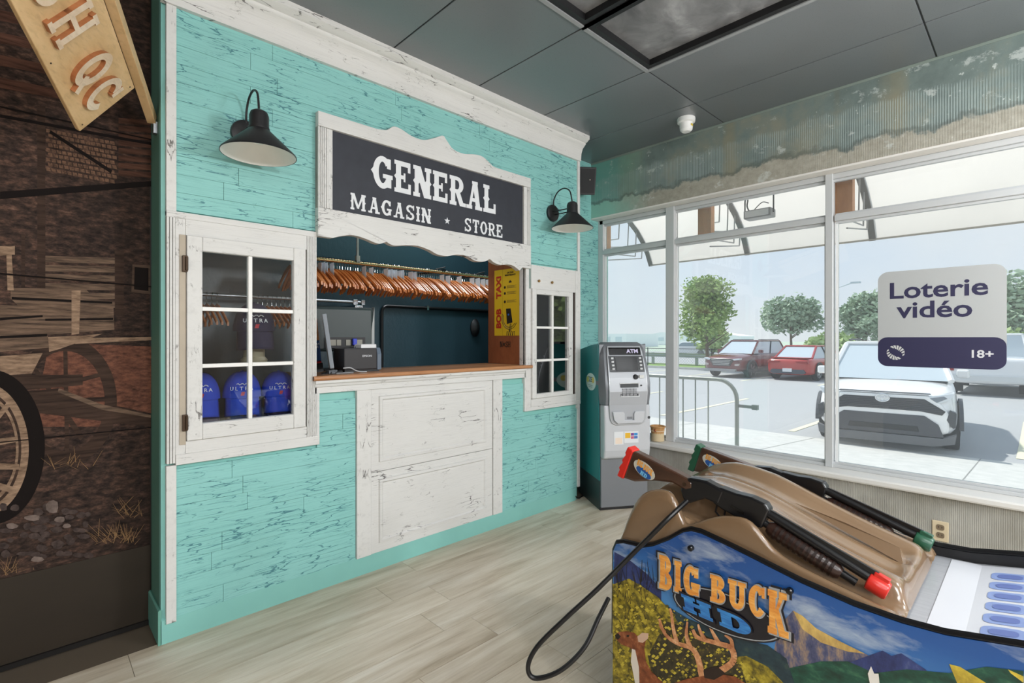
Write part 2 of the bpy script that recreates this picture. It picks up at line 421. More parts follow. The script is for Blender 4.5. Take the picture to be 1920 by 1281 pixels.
# ---- ceiling: dark acoustic tiles in a grid
g = G('dark_ceiling_tile')
sp = g.band(g.noise(g.pos(), 190, 2, .6), .64, .68)
tone = g.noise(g.pos(), 1.2, 3)
c = g.mix(tone, lin((94, 99, 102)), lin((108, 112, 116))); c = g.mix(g.math('MULTIPLY', sp, .7), c, lin((22, 23, 25)))
TILE = g.out(c, .36, bump=sp, bs=.25, bd=.002, spec=1.0)
g.b.inputs['IOR'].default_value = 1.7
BLACK = flat((20, 20, 22), .5); BLACKG = flat((14, 14, 15), .25)
ceil = struct(MB().box(-4.2, 3.96, -7.2, 1.3, 2.945, 3.05).build('ceiling', BLACK))
GX = [1.46+.61*k for k in range(-10, 4)]; GX = [-4.2]+[x for x in GX if x > -4.1]+[XW]
GY = [-.945+1.22*k for k in range(-5, 2)]; GY = [-7.2]+GY
GY[-1] = .28
proto = {}
PANELS = {(2.07, -2.165), (1.46, -2.165)}
fillcells = [(lx, ly) for lx, ly, *_ in FILL_PANELS]
for i in range(len(GX)-1):
    for j in range(len(GY)-1):
        x0, x1, y0, y1 = GX[i]+.004, GX[i+1]-.004, GY[j]+.004, GY[j+1]-.004
        if any(abs(GX[i]-a) < .02 and abs(GY[j]-b) < .02 for a, b in PANELS): continue
        k = (round(x1-x0, 3), round(y1-y0, 3))
        if k not in proto:
            proto[k] = MB().box(0, x1-x0, 0, y1-y0, 0, .022).build('ceiling_tile', TILE, ceil, bevel=.002); proto[k].location = (x0, y0, ZC)
        else: inst(proto[k], 'ceiling_tile', ceil, (x0, y0, ZC))
GRID = flat((38, 40, 43), .4)
for x in GX[1:-1]:
    MB().box(x-.011, x+.011, -7.2, .28, 2.9055, 2.945).build('grid_bar', GRID, ceil)
for y in GY[1:-1]:
    MB().box(-4.2, XW, y-.011, y+.011, 2.906, 2.944).build('grid_bar', GRID, ceil)
# ceiling light panels (unlit, clouded lens in a deep black frame)
g = G('clouded_lens'); n = g.noise(g.warp(g.pos(), 2, .5), 5, 6, .6)
LENS = g.out(g.ramp(n, [(.3, (92, 92, 94)), (.55, (132, 132, 134)), (.75, (178, 178, 180))]), .3)
GRIDL = flat((150, 152, 154), .4)
for (px, py), lab in (((2.07, -2.165), 'unlit ceiling light panel nearest the window wall'), ((1.46, -2.165), 'unlit ceiling light panel farther from the window, at the photo top edge')):
    t = thing('ceiling_light_panel', lab + ', clouded grey lens in black frame', 'ceiling light', (px+.305, py+.61, ZC), group='unlit light panels in the ceiling')
    x0, x1, y0, y1 = px+.013, px+.597, py+.013, py+1.207
    m = MB(); m.box(x0, x1, y0, y0+.03, 2.90, 2.944); m.box(x0, x1, y1-.03, y1, 2.90, 2.944); m.box(x0, x0+.03, y0+.03, y1-.03, 2.90, 2.944); m.box(x1-.03, x1, y0+.03, y1-.03, 2.90, 2.944)
    m.build('frame', BLACK, t, W=True)
    MB().box(x0+.03, x1-.03, y0+.03, y1-.03, 2.935, 2.9445).build('lens', LENS, t, W=True)
    m = MB(); d = .011
    m.box(px-d, px+.61+d, py-d, py+d, 2.895, 2.905); m.box(px-d, px+.61+d, py+1.22-d, py+1.22+d, 2.895, 2.905)
    m.box(px-d, px+d, py+d, py+1.22-d, 2.895, 2.905); m.box(px+.61-d, px+.61+d, py+d, py+1.22-d, 2.895, 2.905)
    m.build('rim', GRIDL, t, W=True)
FILLM = flat((255, 250, 240), .5, emit=2.0)
for i, (lx, ly, sx, sy) in enumerate(FILL_PANELS):
    t = thing('fill_panel', 'added unseen fill light panel behind the photographer', 'ceiling light', (lx, ly, ZC), group='added fill lights behind the photographer')
    MB().box(-sx/2, sx/2, -sy/2, sy/2, -.006, -.001).build('diffuser', FILLM, t)
    m = MB(); a, b = sx/2, sy/2
    m.box(-a-.02, a+.02, -b-.02, -b, -.012, -.001); m.box(-a-.02, a+.02, b, b+.02, -.012, -.001); m.box(-a-.02, -a, -b, b, -.012, -.001); m.box(a, a+.02, -b, b, -.012, -.001)
    m.build('frame', GRIDL, t)

GLOBE = flat((255, 252, 244), .5, emit=3.0)
for i, (lx, ly, lz, _p) in enumerate(FILL_PENDANTS):
    t = thing('fill_pendant', 'added unseen fill pendant behind the photographer', 'pendant lamp', (lx, ly, lz), group='added fill pendants behind the photographer')
    MB().lathe([(0, .215), (.03, .205), (.03, .19)], n=16).build('cap', BLACK, t, smooth=True)
    MB().lathe([(.03, .19), (.05, .185)], n=16, caps=False).build('collar', BLACK, t)
    MB().tube([(0, 0, .21), (0, 0, .85)], .006, 6).build('stem', BLACK, t)
    m = MB()
    for k in range(4): m.tube([(.05*math.cos(q), .05*math.sin(q), .188) if j == 0 else (.19*math.sin(PI*j/8)*math.cos(q), .19*math.sin(PI*j/8)*math.sin(q), .19*math.cos(PI*j/8)) for j in range(9) for q in [k*PI/2]], .004, 5)
    m.build('wire_cage', BLACK, t)

# ---- the store front wall (teal boards) with its openings
HOLES = [(.505, .995, .865, 1.735), (1.07, 2.59, 1.05, 1.86), (2.69, 3.13, .865, 1.65)]
def cells(x0, x1, z0, z1, holes):
    xs = sorted({x0, x1, *[h[0] for h in holes], *[h[1] for h in holes]}); zs = sorted({z0, z1, *[h[2] for h in holes], *[h[3] for h in holes]})
    for a, b in zip(xs, xs[1:]):
        for c_, d in zip(zs, zs[1:]):
            if not any(h[0]-1e-6 <= a and b <= h[1]+1e-6 and h[2]-1e-6 <= c_ and d <= h[3]+1e-6 for h in holes): yield a, b, c_, d
m = MB()
for a, b, c_, d in cells(.41, 3.20, 0, 2.9, HOLES): m.box(a, b, .012, .05, c_, d)
m.box(3.16, 3.20, .05, YB, 0, 2.9)
wall_back = struct(m.build('wall_back', [TEALP]), 'teal crackle-painted board wall of the store front')
MB().box(.41, .45, .05, .24, 0, 2.9).build('side_return', SHADE_TEALP, wall_back, label='teal end face of the store front, darkened in colour for shade')
COV = [(.43, 1.075, .755, 1.835), (1.07, 2.60, 1.02, 2.0), (1.288, 2.363, .0, 1.03), (2.585, 3.2, .775, 1.835)]
CH = .0795; z = .10; brow = 0
while z < 2.75:
    z1 = min(z+CH, 2.78)
    iv = [(.452, 3.185)]
    for h in COV:
        if z < h[3]-.004 and z1 > h[2]+.004:
            nv = []
            for a, b in iv:
                if h[1] <= a or h[0] >= b: nv.append((a, b)); continue
                if h[0] > a: nv.append((a, h[0]))
                if h[1] < b: nv.append((h[1], b))
            iv = nv
    off = random.random()*.7
    for a, b in iv:
        cuts = [a]; q = .45+math.floor((a-.45)/.72)*.72+off
        while q < b:
            if q > a+.07 and q < b-.07: cuts.append(q)
            q += .72+random.uniform(-.12, .12)
        cuts.append(b)
        for c0, c1 in zip(cuts, cuts[1:]):
            dy = random.uniform(-.0006, .0006)
            MB().box(c0+.0006, c1-.0006, dy, .012, z+.0004, z1-.0004).build('board', TEAL, wall_back, bevel=.0008)
    z = z1; brow += 1
base = struct(MB().prism([(-.0, 0), (.0, .10), (.010, .108), (.012, .108), (.012, 0)], 'x', .408, 3.17).build('baseboard_back', TEALP), 'plain teal baseboard along the store front')
MB().prism([(.41, 0), (.41, .145), (.404, .15), (.398, .145), (.398, 0)], 'y', .0, .245).build('return_piece', flat((104, 160, 145), .5), base)  # darker teal, shade of the return put into the colour
# ---- recessed wall between store front and window
m = MB().box(3.20, 4.02, YB+.012, YB+.05, 0, 2.9); wall_nook = struct(m.build('wall_corner', TEALP), 'teal board wall in the corner behind the cash machine')
z = 0
while z < 2.9:
    z1 = min(z+CH, 2.9); q = 3.20; cut = 3.2+random.uniform(.15, .6)
    for c0, c1 in ((3.2, cut), (cut, 3.98)):
        MB().box(c0+.0006, c1-.0006, YB, YB+.012, z+.0004, z1-.0004).build('board', TEAL, wall_nook, bevel=.0008)
    z = z1
# ---- cornice and corner trims
prof = [(.0, 2.72), (-.022, 2.72), (-.022, 2.735), (-.026, 2.78), (-.040, 2.815), (-.062, 2.835), (-.070, 2.842), (-.070, 2.852), (-.085, 2.856), (-.098, 2.866), (-.108, 2.872), (-.108, 2.9), (0, 2.9)]
struct(MB().prism(prof, 'x', .405, 3.212).build('trim_1', WHITE, smooth=True, angle=50), 'distressed white crown moulding along the store front top')
struct(MB().box(.425, .462, -.012, .03, .085, .755).build('trim_2', WHITEV, bevel=.002), 'white corner strip below the left display window')
struct(MB().box(.425, .462, -.012, .03, 1.82, 2.72).build('trim_3', WHITEV, bevel=.002), 'white corner strip above the left display window')
struct(MB().box(3.184, 3.212, -.012, .03, 1.835, 2.72).build('trim_4', WHITEV, bevel=.002), 'white corner strip above the right display window')
struct(MB().box(3.184, 3.212, -.012, .03, .105, .775).build('trim_5', WHITEV, bevel=.002), 'white corner strip below the right display window')

# ---- coat room behind the counter
g = G('dark_teal_plaster'); n = g.noise(g.pos((1, 1, .6)), 40, 4, .6); n2 = g.noise(g.pos(), 2, 3)
DARK = g.out(g.mix(n2, lin((34, 58, 66)), lin((46, 70, 80))), .36, bump=n, bs=.35, bd=.006)
struct(MB().box(.30, 3.64, 1.25, 1.30, 0, 2.945).build('wall_rear', DARK), 'dark green-black wall of the coat room')
struct(MB().box(.30, .41, .29, 1.25, 0, 2.945).build('wall_rear_left', flat((70, 64, 62), .7)))
struct(MB().box(3.58, 3.64, .335, 1.25, 0, 2.945).build('wall_rear_right', flat((20, 21, 24), .8)))
struct(MB().box(.41, 3.58, .335, 1.25, 2.94, 2.95).build('ceiling_coat_room', BLACK))

# ---- mural wall (left)
wall_left = struct(MB().box(-4.2, .41, .245, .29, 0, 2.945).build('wall_left', flat((30, 25, 21), .5)), 'wall carrying the dark wagon mural')
struct(MB().box(-4.2, .398, .225, .245, 0, .02).build('baseboard_left', flat((18, 15, 13), .5)))
g = G('dark_brown_panel'); n = g.noise(g.pos((1, 1, 3)), 3, 5)
KICK = g.out(g.mix(n, lin((40, 33, 25)), lin((52, 43, 33))), .6, spec=.3)
pan = MB().box(-4.2, .405, .237, .245, .02, .357).build('kick_panel', KICK, wall_left, label='plain dark brown panel under the mural')
for (u, v) in ((105, 1110), (245, 1115)): pass

# ---- window wall (right)
g = G('peeled_plaster'); X, Y, Z = g.xyz()
big = g.noise(g.pos((1, 1.2, 1.2)), 2.6, 6, .6); fine = g.noise(g.pos(), 24, 6, .65)
comb = g.wave(g.pos((0, 1, 0)), 26, 1.2, 'Y')
c = g.ramp(big, [(.30, (88, 100, 98)), (.5, (112, 126, 122)), (.68, (134, 136, 122))])
stripe = g.band(g.noise(g.pos((0, 1, 0)), 3.4, 3), .52, .62)
c = g.mix(g.math('MULTIPLY', stripe, .45), c, lin((140, 132, 104)))
teal = g.band(g.math('ADD', g.math('MULTIPLY', Y, .8), g.math('MULTIPLY', big, .5)), -.25, .35)
c = g.mix(g.math('MULTIPLY', teal, .7), c, lin((106, 176, 162)))
zz = g.math('ADD', Z, g.math('MULTIPLY', g.noise(g.pos(), 5, 7, .65), .22))
combmask = g.math('MULTIPLY', g.math('MULTIPLY', g.band(g.math('SUBTRACT', 2.86, zz), .0, .03), g.band(comb, .45, .6)), g.band(g.noise(g.pos(), 2.3, 4), .35, .55))
c = g.mix(g.math('MULTIPLY', combmask, .55), c, lin((178, 192, 190)))
low = g.band(g.math('SUBTRACT', 2.63, zz), .0, .015)
lowc = g.mix(teal, g.ramp(fine, [(.3, (150, 146, 132)), (.7, (176, 172, 160))]), lin((150, 198, 182)))
c = g.mix(low, c, lowc)
spat = g.math('MAXIMUM', g.band(fine, .66, .70), g.math('MULTIPLY', g.band(g.noise(g.pos((1, 1, 1.4)), 7, 7, .7), .60, .66), .75)); c = g.mix(g.math('MULTIPLY', spat, .7), c, lin((206, 212, 208)))
edgeb = g.math('MULTIPLY', g.band(g.math('SUBTRACT', 2.66, zz), .0, .02), g.math('SUBTRACT', 1.0, low)); c = g.mix(g.math('MULTIPLY', edgeb, .5), c, lin((84, 90, 84)))
PLAST = g.out(c, .6, bump=g.math('ADD', fine, g.math('MULTIPLY', combmask, .5)), bs=.4, bd=.006)
g = G('combed_concrete'); fine = g.noise(g.pos((1, 1, .35)), 30, 5, .6); comb = g.wave(g.pos((0, 1, 0)), 36, .8, 'Y'); big = g.noise(g.pos(), 2.2, 5)
c = g.ramp(big, [(.3, (128, 124, 112)), (.5, (160, 158, 150)), (.72, (182, 180, 172))])
c = g.mix(g.math('MULTIPLY', g.band(g.math('MULTIPLY', comb, fine), .25, .45), .35), c, lin((98, 96, 90)))
CONC = g.out(c, .65, bump=g.math('ADD', fine, comb), bs=.3, bd=.004)
wall_right = struct(MB().box(XW, 3.98, -7.2, YB, 2.395, 2.945).build('wall_right', PLAST), 'scraped grey-green plaster band above the windows')
MB().box(XW, 3.98, -7.2, YB, -.06, .40).build('lower_wall', CONC, wall_right, label='combed grey concrete below the window sill')
MB().box(XW-.004, XW, -7.2, YB, 2.885, 2.9).build('top_strip', flat((128, 140, 132), .5), wall_right)
ALU = flat((196, 198, 199), .4, .1); ALUL = flat((226, 228, 228), .4, 0); RWHITE = flat((228, 224, 218), .45)
MB().box(XW-.002, 3.84, -7.2, YB, 2.385, 2.397).build('window_head_reveal', RWHITE, wall_right, label='white painted reveal above the windows')
struct(MB().prism([(XW-.03, .403), (XW-.034, .412), (XW-.034, .432), (XW-.026, .441), (3.86, .446), (3.86, .403)], 'y', -7.2, YB).build('trim_6', flat((214, 212, 208), .45)), 'pale window sill running under all the windows')
# windows: aluminium frame with mullions, transoms and panes
win = sempty('window_1', 'aluminium shop window of tall panes under a row of transom panes')
FX0, FX1 = 3.845, 3.905
MUL = [-.465, -1.61, -2.76, -3.91, -5.06, -6.2]
def fr(name, m_): return m_.build(name, ALU, win, bevel=.002)
fr('head_rail', MB().box(FX0, FX1, -7.2, .262, 2.352, 2.386).box(FX0+.02, FX1-.012, -7.2, .262, 2.335, 2.352))
fr('bottom_rail', MB().box(FX0, FX1, -7.2, .262, .446, .466).box(FX0+.02, FX1-.012, -7.2, .262, .466, .482))
fr('jamb', MB().box(FX0, FX1, .225, .279, .446, 2.386))
TR0, TR1 = 2.072, 2.110
edges = [.225]+MUL+[-7.2]
GLASS = glass('window_glass', (.97, .985, .98, 1), veil=.06)
for k, y in enumerate(MUL):
    wd = .046 if k == 0 else .026
    m = MB().box(FX0-.012, FX1, y-wd*.6, y+wd, .446, 2.386)
    fr('mullion', m)
for k in range(len(edges)-1):
    a, b = edges[k+1], edges[k]
    a += .046 if k == 0 else .026; b -= .026 if k else 0
    if k == 1: b -= .002
    fr('transom', MB().box(FX0-.004, FX1, a-.01, b+.0, TR0, TR1).box(FX0+.02, FX1-.012, a, b, TR0-.016, TR0).box(FX0+.02, FX1-.012, a, b, TR1, TR1+.014))
    MB().box(FX0+.02, FX1-.012, a-.012, a+.012, .482, TR0-.016).box(FX0+.02, FX1-.012, b-.014, b, .482, TR0-.016).build('stop_bead', ALUL, win)
    MB().box(3.872, 3.878, a+.004, b-.004, .474, TR0-.008).build('pane', GLASS, win)
    MB().box(3.872, 3.878, a+.004, b-.004, TR1+.006, 2.344).build('pane', GLASS, win)
# rest of the room behind the photographer
OFF = flat((96, 82, 70), .7, var=.12)
struct(MB().box(-4.26, -4.2, -7.2, .29, -.06, 3.05).build('wall_far_left', OFF)); struct(MB().box(-4.26, 3.98, -7.26, -7.2, -.06, 3.05).build('wall_front', OFF))

# ================================================================== STORE FRONT THINGS
IRON = flat((74, 58, 44), .45, .6)
PANE = glass('display_glass', (.93, .95, .95, 1), 1.6); PANE2 = glass('boosted_display_glass', (.8, .84, .84, 1), 2.7)  # right-hand panes: index raised to strengthen their reflection
FLB = flat((150, 146, 140), .7, var=.12)  # flute backing, groove shade put into its darker colour
def flutes(m, x0, x1, z0, z1, y0, y1, n):
    """fluted upright board: ridges standing on a backing"""
    m.box(x0, x1, y0+.008, y1, z0, z1, 1)
    p = (x1-x0)/n
    for k in range(n): m.box(x0+p*k+p*.14, x0+p*(k+1)-p*.14, y0, y0+.008, z0, z1)
def sash(t, x0, x1, z0, z1, gx0, gx1, gz0, gz1, y0=-.028, y1=.012, hy=.0):
    m = MB()
    for nm, (a, b, c_, d) in {'left_stile': (x0, gx0, z0, z1), 'right_stile': (gx1, x1, z0, z1), 'top_rail': (gx0, gx1, gz1, z1), 'bottom_rail': (gx0, gx1, z0, gz0)}.items():
        MB().box(a, b, y0, y1, c_, d).build('sash_'+nm.split('_')[1], WHITEV if 'stile' in nm else WHITE, t, W=True, bevel=.004)
    PAINTW = flat((236, 235, 231), .4)
    mx = (gx0+gx1)/2; h = (gz1-gz0)/3; b = .0085
    MB().box(mx-b, mx+b, y0+.006, y1-.004, gz0, gz1).build('glazing_bar', PAINTW, t, W=True, bevel=.002)
    for k in (1, 2): MB().box(gx0, mx-b, y0+.008, y1-.006, gz0+h*k-b, gz0+h*k+b).box(mx+b, gx1, y0+.008, y1-.006, gz0+h*k-b, gz0+h*k+b).build('glazing_bar', PAINTW, t, W=True, bevel=.002)
    for i in range(2):
        for k in range(3):
            a = (gx0, mx+b)[i]; c_ = (mx-b, gx1)[i]
            MB().box(a, c_, -.006, -.002, gz0+h*k+(b if k else 0), gz0+h*(k+1)-(b if k < 2 else 0)).build('pane', PANE2 if x0 > 2 else PANE, t, W=True)
# left display window
t = thing('display_window', 'white distressed display window with fluted sides, blue caps behind its panes', 'window', (.75, 0, .755))
m = MB(); flutes(m, .425, .458, .765, 1.815, -.016, .012, 3); m.build('fluted_pilaster', [WHITEV, FLB], t, W=True)
m = MB(); flutes(m, 1.018, 1.068, .80, 1.815, -.016, .012, 5); m.build('fluted_pilaster', [WHITEV, FLB], t, W=True)
MB().box(.425, 1.068, -.016, .012, 1.815, 1.842).build('head_strip', WHITE, t, W=True, bevel=.002)
MB().box(.495, 1.018, -.014, .012, 1.745, 1.815).build('header_board', WHITE, t, W=True, bevel=.001)
MB().box(.458, .4945, -.012, .012, .765, 1.815).build('side_casing', WHITEV, t, W=True, bevel=.001)
MB().box(.472, .495, -.018, -.012, .84, 1.745).build('worn_edge', flat((178, 166, 148), .6, var=.18), t, W=True, label='bare worn wood along the hinge side')
MB().box(.495, 1.018, -.014, .012, .800, .853).build('bottom_board', WHITE, t, W=True, bevel=.001)
MB().box(.458, 1.082, -.018, .012, .755, .800).build('sill_board', WHITE, t, W=True, bevel=.002)
MB().box(1.068, 1.082, -.016, .012, .80, 1.016).build('edge_strip', WHITEV, t, W=True, bevel=.001)
sash(t, .497, 1.008, .855, 1.745, .556, .949, .924, 1.682)
for zz in (1.62, .935):
    m = MB().box(.480, .500, -.033, -.018, zz-.035, zz+.035); m.tube([(.495, -.036, zz-.03), (.495, -.036, zz+.03)], .006)
    h = m.build('hinge', IRON, t, W=True, bevel=.002)
# inner shelf box of the left window
BOXM = flat((70, 62, 58), .7)
MB().box(.50, 1.05, .05, .29, .865, .88).build('shelf', BOXM, t, W=True)

# right display window
t = thing('display_window', 'narrower white distressed display window beside the cash machine, reflecting greenery', 'window', (2.9, 0, .77))
m = MB(); MB().box(2.588, 2.62, -.016, .012, .79, 1.835).build('side_casing', WHITEV, t, W=True, bevel=.001)
MB().box(2.62, 2.644, -.012, .012, .80, 1.66).build('side_casing', WHITEV, t, W=True, bevel=.001)
MB().box(2.645, 3.15, -.014, .012, 1.661, 1.835).build('header_board', WHITE, t, W=True, bevel=.001)
MB().box(3.15, 3.212, -.016, .012, .79, 1.835).build('side_casing', WHITEV, t, W=True, bevel=.001)
MB().box(2.588, 3.212, -.018, .012, .772, .80).build('sill_board', WHITE, t, W=True, bevel=.002)
MB().box(2.645, 3.15, -.014, .012, .80, .855).build('bottom_board', WHITE, t, W=True, bevel=.001)
MB().box(2.575, 2.588, -.016, .012, .772, 1.016).build('edge_strip', WHITEV, t, W=True, bevel=.001)
MB().box(3.098, 3.15, -.008, .012, .855, 1.66).build('dark_gap', flat((48, 34, 30), .7), t, W=True)
sash(t, 2.645, 3.105, .857, 1.66, 2.690, 3.056, .890, 1.622)
BRASS = flat((176, 140, 88), .35, .8)
for xk in (2.72, 2.865): MB().lathe([(.0, -.030), (.009, -.028), (.011, -.024), (.008, -.016), (.006, -.014)], (xk, 0, 1.72), 12, M=Matrix.Rotation(0, 4, 'X') @ Matrix(((1, 0, 0, 0), (0, 0, 1, 0), (0, 1, 0, 0), (0, 0, 0, 1)))).build('brass_knob', BRASS, t, W=True, smooth=True)

# painted store sign over the counter
t = thing('store_sign', 'black painted store sign in scalloped white frame above the counter', 'sign', (1.84, 0, 1.81))
g = G('black_sign_board'); n = g.noise(g.pos((3, 1, 3)), 6, 5)
SB = g.out(g.mix(n, lin((38, 40, 48)), lin((52, 55, 64))), .6)
MB().box(1.13, 2.56, -.022, .012, 1.95, 2.40).build('board', SB, t, W=True)
top = [(1.065, 2.38), (1.065, 2.455)]
def xz(path): return [(p[0], p[2]) for p in bez([(a, 0, b) for a, b in path], 6)]
top += xz([(1.40, 2.456), (1.455, 2.468), (1.50, 2.500), (1.55, 2.498), (1.62, 2.478), (1.70, 2.478), (1.78, 2.512), (1.84, 2.542), (1.87, 2.520), (1.92, 2.480), (2.0, 2.472), (2.09, 2.490), (2.15, 2.494), (2.20, 2.478), (2.25, 2.452), (2.30, 2.448)])
top += [(2.615, 2.448), (2.615, 2.38)]
MB().prism(top, 'y', -.040, -.004).build('scalloped_header', WHITE, t, W=True, bevel=.003)
low = [(2.615, 1.965), (1.065, 1.965), (1.065, 1.818)]
low += xz([(1.14, 1.818), (1.20, 1.838), (1.26, 1.848), (1.33, 1.838), (1.40, 1.822), (1.452, 1.838), (1.455, 1.838), (1.50, 1.824), (1.58, 1.836), (1.66, 1.842), (1.74, 1.828), (1.80, 1.808), (1.87, 1.806), (1.95, 1.824), (2.03, 1.822), (2.10, 1.800), (2.18, 1.806), (2.22, 1.824), (2.26, 1.806), (2.32, 1.796), (2.38, 1.806), (2.44, 1.802), (2.50, 1.775)])
low += [(2.53, 1.80), (2.615, 1.80)]
MB().prism(low, 'y', -.040, -.002).build('scalloped_valance', WHITE, t, W=True, bevel=.002)
m = MB(); flutes(m, 1.065, 1.118, 1.967, 2.378, -.038, -.004, 5); m.build('fluted_side', [WHITEV, FLB], t, W=True)
MB().box(1.118, 1.142, -.036, -.004, 1.967, 2.378).build('side_strip', WHITEV, t, W=True, bevel=.001)
m = MB(); flutes(m, 2.58, 2.615, 1.967, 2.378, -.038, -.004, 4); m.build('fluted_side', [WHITEV, FLB], t, W=True)
MB().box(2.548, 2.58, -.036, -.004, 1.967, 2.378).build('side_strip', WHITEV, t, W=True, bevel=.001)
SIGNW = flat((226, 228, 230), .6)
ym = -.0222
lettering(MB(), 'GENERAL', (1.372, ym, 2.138), (1, 0, 0), (0, 0, 1), .182, .925, .001, t=.235, s=.13, sp=.03).build('lettering', SIGNW, t, W=True)
lettering(MB(), 'MAGASIN', (1.245, ym, 1.990), (1, 0, 0), (0, 0, 1), .088, .52, .001, t=.20, s=.12, sp=.10).build('lettering', SIGNW, t, W=True)
lettering(MB(), 'STORE', (2.02, ym, 1.986), (1, 0, 0), (0, 0, 1), .086, .335, .001, t=.20, s=.12, sp=.10).build('lettering', SIGNW, t, W=True)
lettering(MB(), '*', (1.862, ym, 2.005), (1, 0, 0), (0, 0, 1), .046, .046, .001).build('painted_star', SIGNW, t, W=True)

# service counter and the panelled front under it
CWOOD = wood('varnished_counter_wood', (166, 112, 70), (196, 142, 98), (1.2, 10, 10), .3, .3)
t = thing('counter', 'varnished brown wooden service counter under the store sign', 'counter', (1.83, 0, 1.02))
MB().box(1.072, 2.588, .0, .43, 1.082, 1.105).build('counter_top', CWOOD, t, W=True)
m = MB().tube([(1.046, -.028, 1.0935), (2.636, -.028, 1.0935)], .0125, 12); m.box(1.046, 2.636, -.028, .0, 1.082, 1.105)
m.build('nosing', CWOOD, t, W=True)
MB().prism([(.012, 1.016), (-.016, 1.016), (-.016, 1.046), (-.022, 1.050), (-.026, 1.062), (-.034, 1.068), (-.034, 1.081), (.012, 1.081)], 'x', 1.056, 2.574).build('moulding', WHITE, t, W=True, label='stepped white moulding under the counter edge')
t = thing('panelled_front', 'white raised-panel front below the counter, two panels stacked', 'panel', (1.826, 0, .10))
for a, b in ((1.290, 1.374), (2.278, 2.362)): MB().box(a, b, -.012, .012, .10, 1.015).build('stile', WHITEV, t, W=True, bevel=.001)
def rpanel(x0, x1, z0, z1):
    MB().box(x0, x1, -.006, .012, z0, z1).build('panel_field', WHITE, t, W=True, bevel=.001)
    a, b, c_, d = x0+.045, x1-.055, z0+.05, z1-.04
    def ring(q, y): return [(a+q, y, c_+q), (b-q, y, c_+q), (b-q, y, d-q), (a+q, y, d-q)]
    rows = [ring(0, -.006), ring(.004, -.016), ring(.018, -.017), ring(.026, -.009), ring(.036, -.010)]
    mm = MB(); mm.rows(rows, closed=True); k = len(mm.v)-4; mm.f.append((k, k+1, k+2, k+3)); mm.mi.append(0)
    mm.build('raised_panel', WHITE, t, W=True)
rpanel(1.377, 2.274, .553, 1.015); rpanel(1.377, 2.274, .10, .550)

# wooden end panel with posters
EW = wood('reddish_end_panel', (128, 72, 44), (152, 92, 58), (3, 3, 1.0), .4)
t = thing('end_panel', 'reddish wooden end panel closing the right of the counter opening', 'panel', (2.60, .21, 1.105))
MB().box(2.592, 2.612, .052, .40, 1.106, 2.10).build('panel', EW, t, W=True)
MB().box(2.588, 2.592, .0, .05, 1.106, 1.80).build('jamb_strip', WHITEV, t, W=True)
px = 2.590
poster = thing('taxi_poster', 'tall yellow taxi poster with red letters on the wooden end panel', 'poster', (px, .19, 1.32))
YEL = flat((214, 178, 34), .45); RED = flat((176, 44, 30), .5); INK = flat((34, 32, 26), .5)
MB().box(px, px+.002, .055, .325, 1.318, 1.816).build('sheet', YEL, poster, W=True)
MB().box(px-.0006, px, .233, .2345, 1.318, 1.816).build('fold_line', flat((150, 126, 30), .5), poster, W=True)
# BOB TAXI reads upwards
def rtext(body, size, y, z, mat, nm, ax='up', sx=1, off=0, al='LEFT', par=None):
    # plane facing -x ; reading along +z ('up') or along -y ('flat')
    R = Matrix(((0, 0, -1), (0, 1, 0), (1, 0, 0))).to_euler() if ax == 'up' else Matrix(((0, 0, -1), (-1, 0, 0), (0, 1, 0))).to_euler()
    return text_mesh(body, nm, mat, par or poster, (px-.0008, y, z), R, size, .0003, al, sx, off, W=True)
rtext('BOB', .072, .252, 1.372, RED, 'lettering', sx=1.06, off=.0035); rtext('TAXI', .072, .252, 1.60, RED, 'lettering', sx=1.06, off=.0035)
rtext('UN TAXI', .017, .150, 1.782, INK, 'small_print', 'flat', al='CENTER', off=.0006)
rtext('MAINTENANT?', .017, .150, 1.764, INK, 'small_print', 'flat', al='CENTER', off=.0006)
for k, zz in enumerate((1.68, 1.635, 1.572)):
    m = MB(); m.lathe([(.0, 0), (.0105, 0), (.0105, .0008), (0, .0008)], (px-.0008, .208, zz), 14, M=Matrix.Rotation(PI/2, 4, 'Y')); m.build('bullet', INK, poster, W=True)
    m = MB()
    for j in range(3): m.box(px-.0006, px-.0001, .085+.02*(j % 2), .188, zz+.008-.0075*j, zz+.011-.0075*j)
    m.build('small_print', flat((120, 104, 44), .6), poster, W=True)
m = MB(); m.box(px-.0006, px, .135, .165, 1.712, 1.722); m.box(px-.0006, px, .143, .157, 1.722, 1.729); m.build('taxi_pictogram', INK, poster, W=True)
# phone and hand drawing
m = MB().prism([(.195, 1.52), (.145, 1.52), (.125, 1.415), (.185, 1.405)], 'x', px-.0008, px); m.build('phone_drawing', INK, poster, W=True)
MB().lathe([(0, 0), (.008, 0), (.008, .0005), (0, .0005)], (px-.0013, .168, 1.475), 12, M=Matrix.Rotation(PI/2, 4, 'Y')).build('phone_dot', flat((60, 110, 200), .4), poster, W=True)
m = MB()
for rr in (.068, .082):
    m.tube([(px-.0004, .158+rr*math.cos(a), 1.448+rr*math.sin(a)) for a in [math.radians(q) for q in range(215-(0 if rr < .07 else 10), 330+60, 12)] if True], .0022, 5)
for k in range(4): m.tube(bez([(px-.0004, .19-.022*k, 1.32), (px-.0004, .186-.024*k, 1.345+.012*(k == 1)), (px-.0004, .176-.024*k, 1.348+.012*(k == 1)), (px-.0004, .172-.022*k, 1.32)], 4), .0016, 5)
m.tube(bez([(px-.0004, .158, 1.345), (px-.0004, .150, 1.40), (px-.0004, .140, 1.40), (px-.0004, .142, 1.35)], 5), .002, 5)
m.build('hand_drawing', INK, poster, W=True)
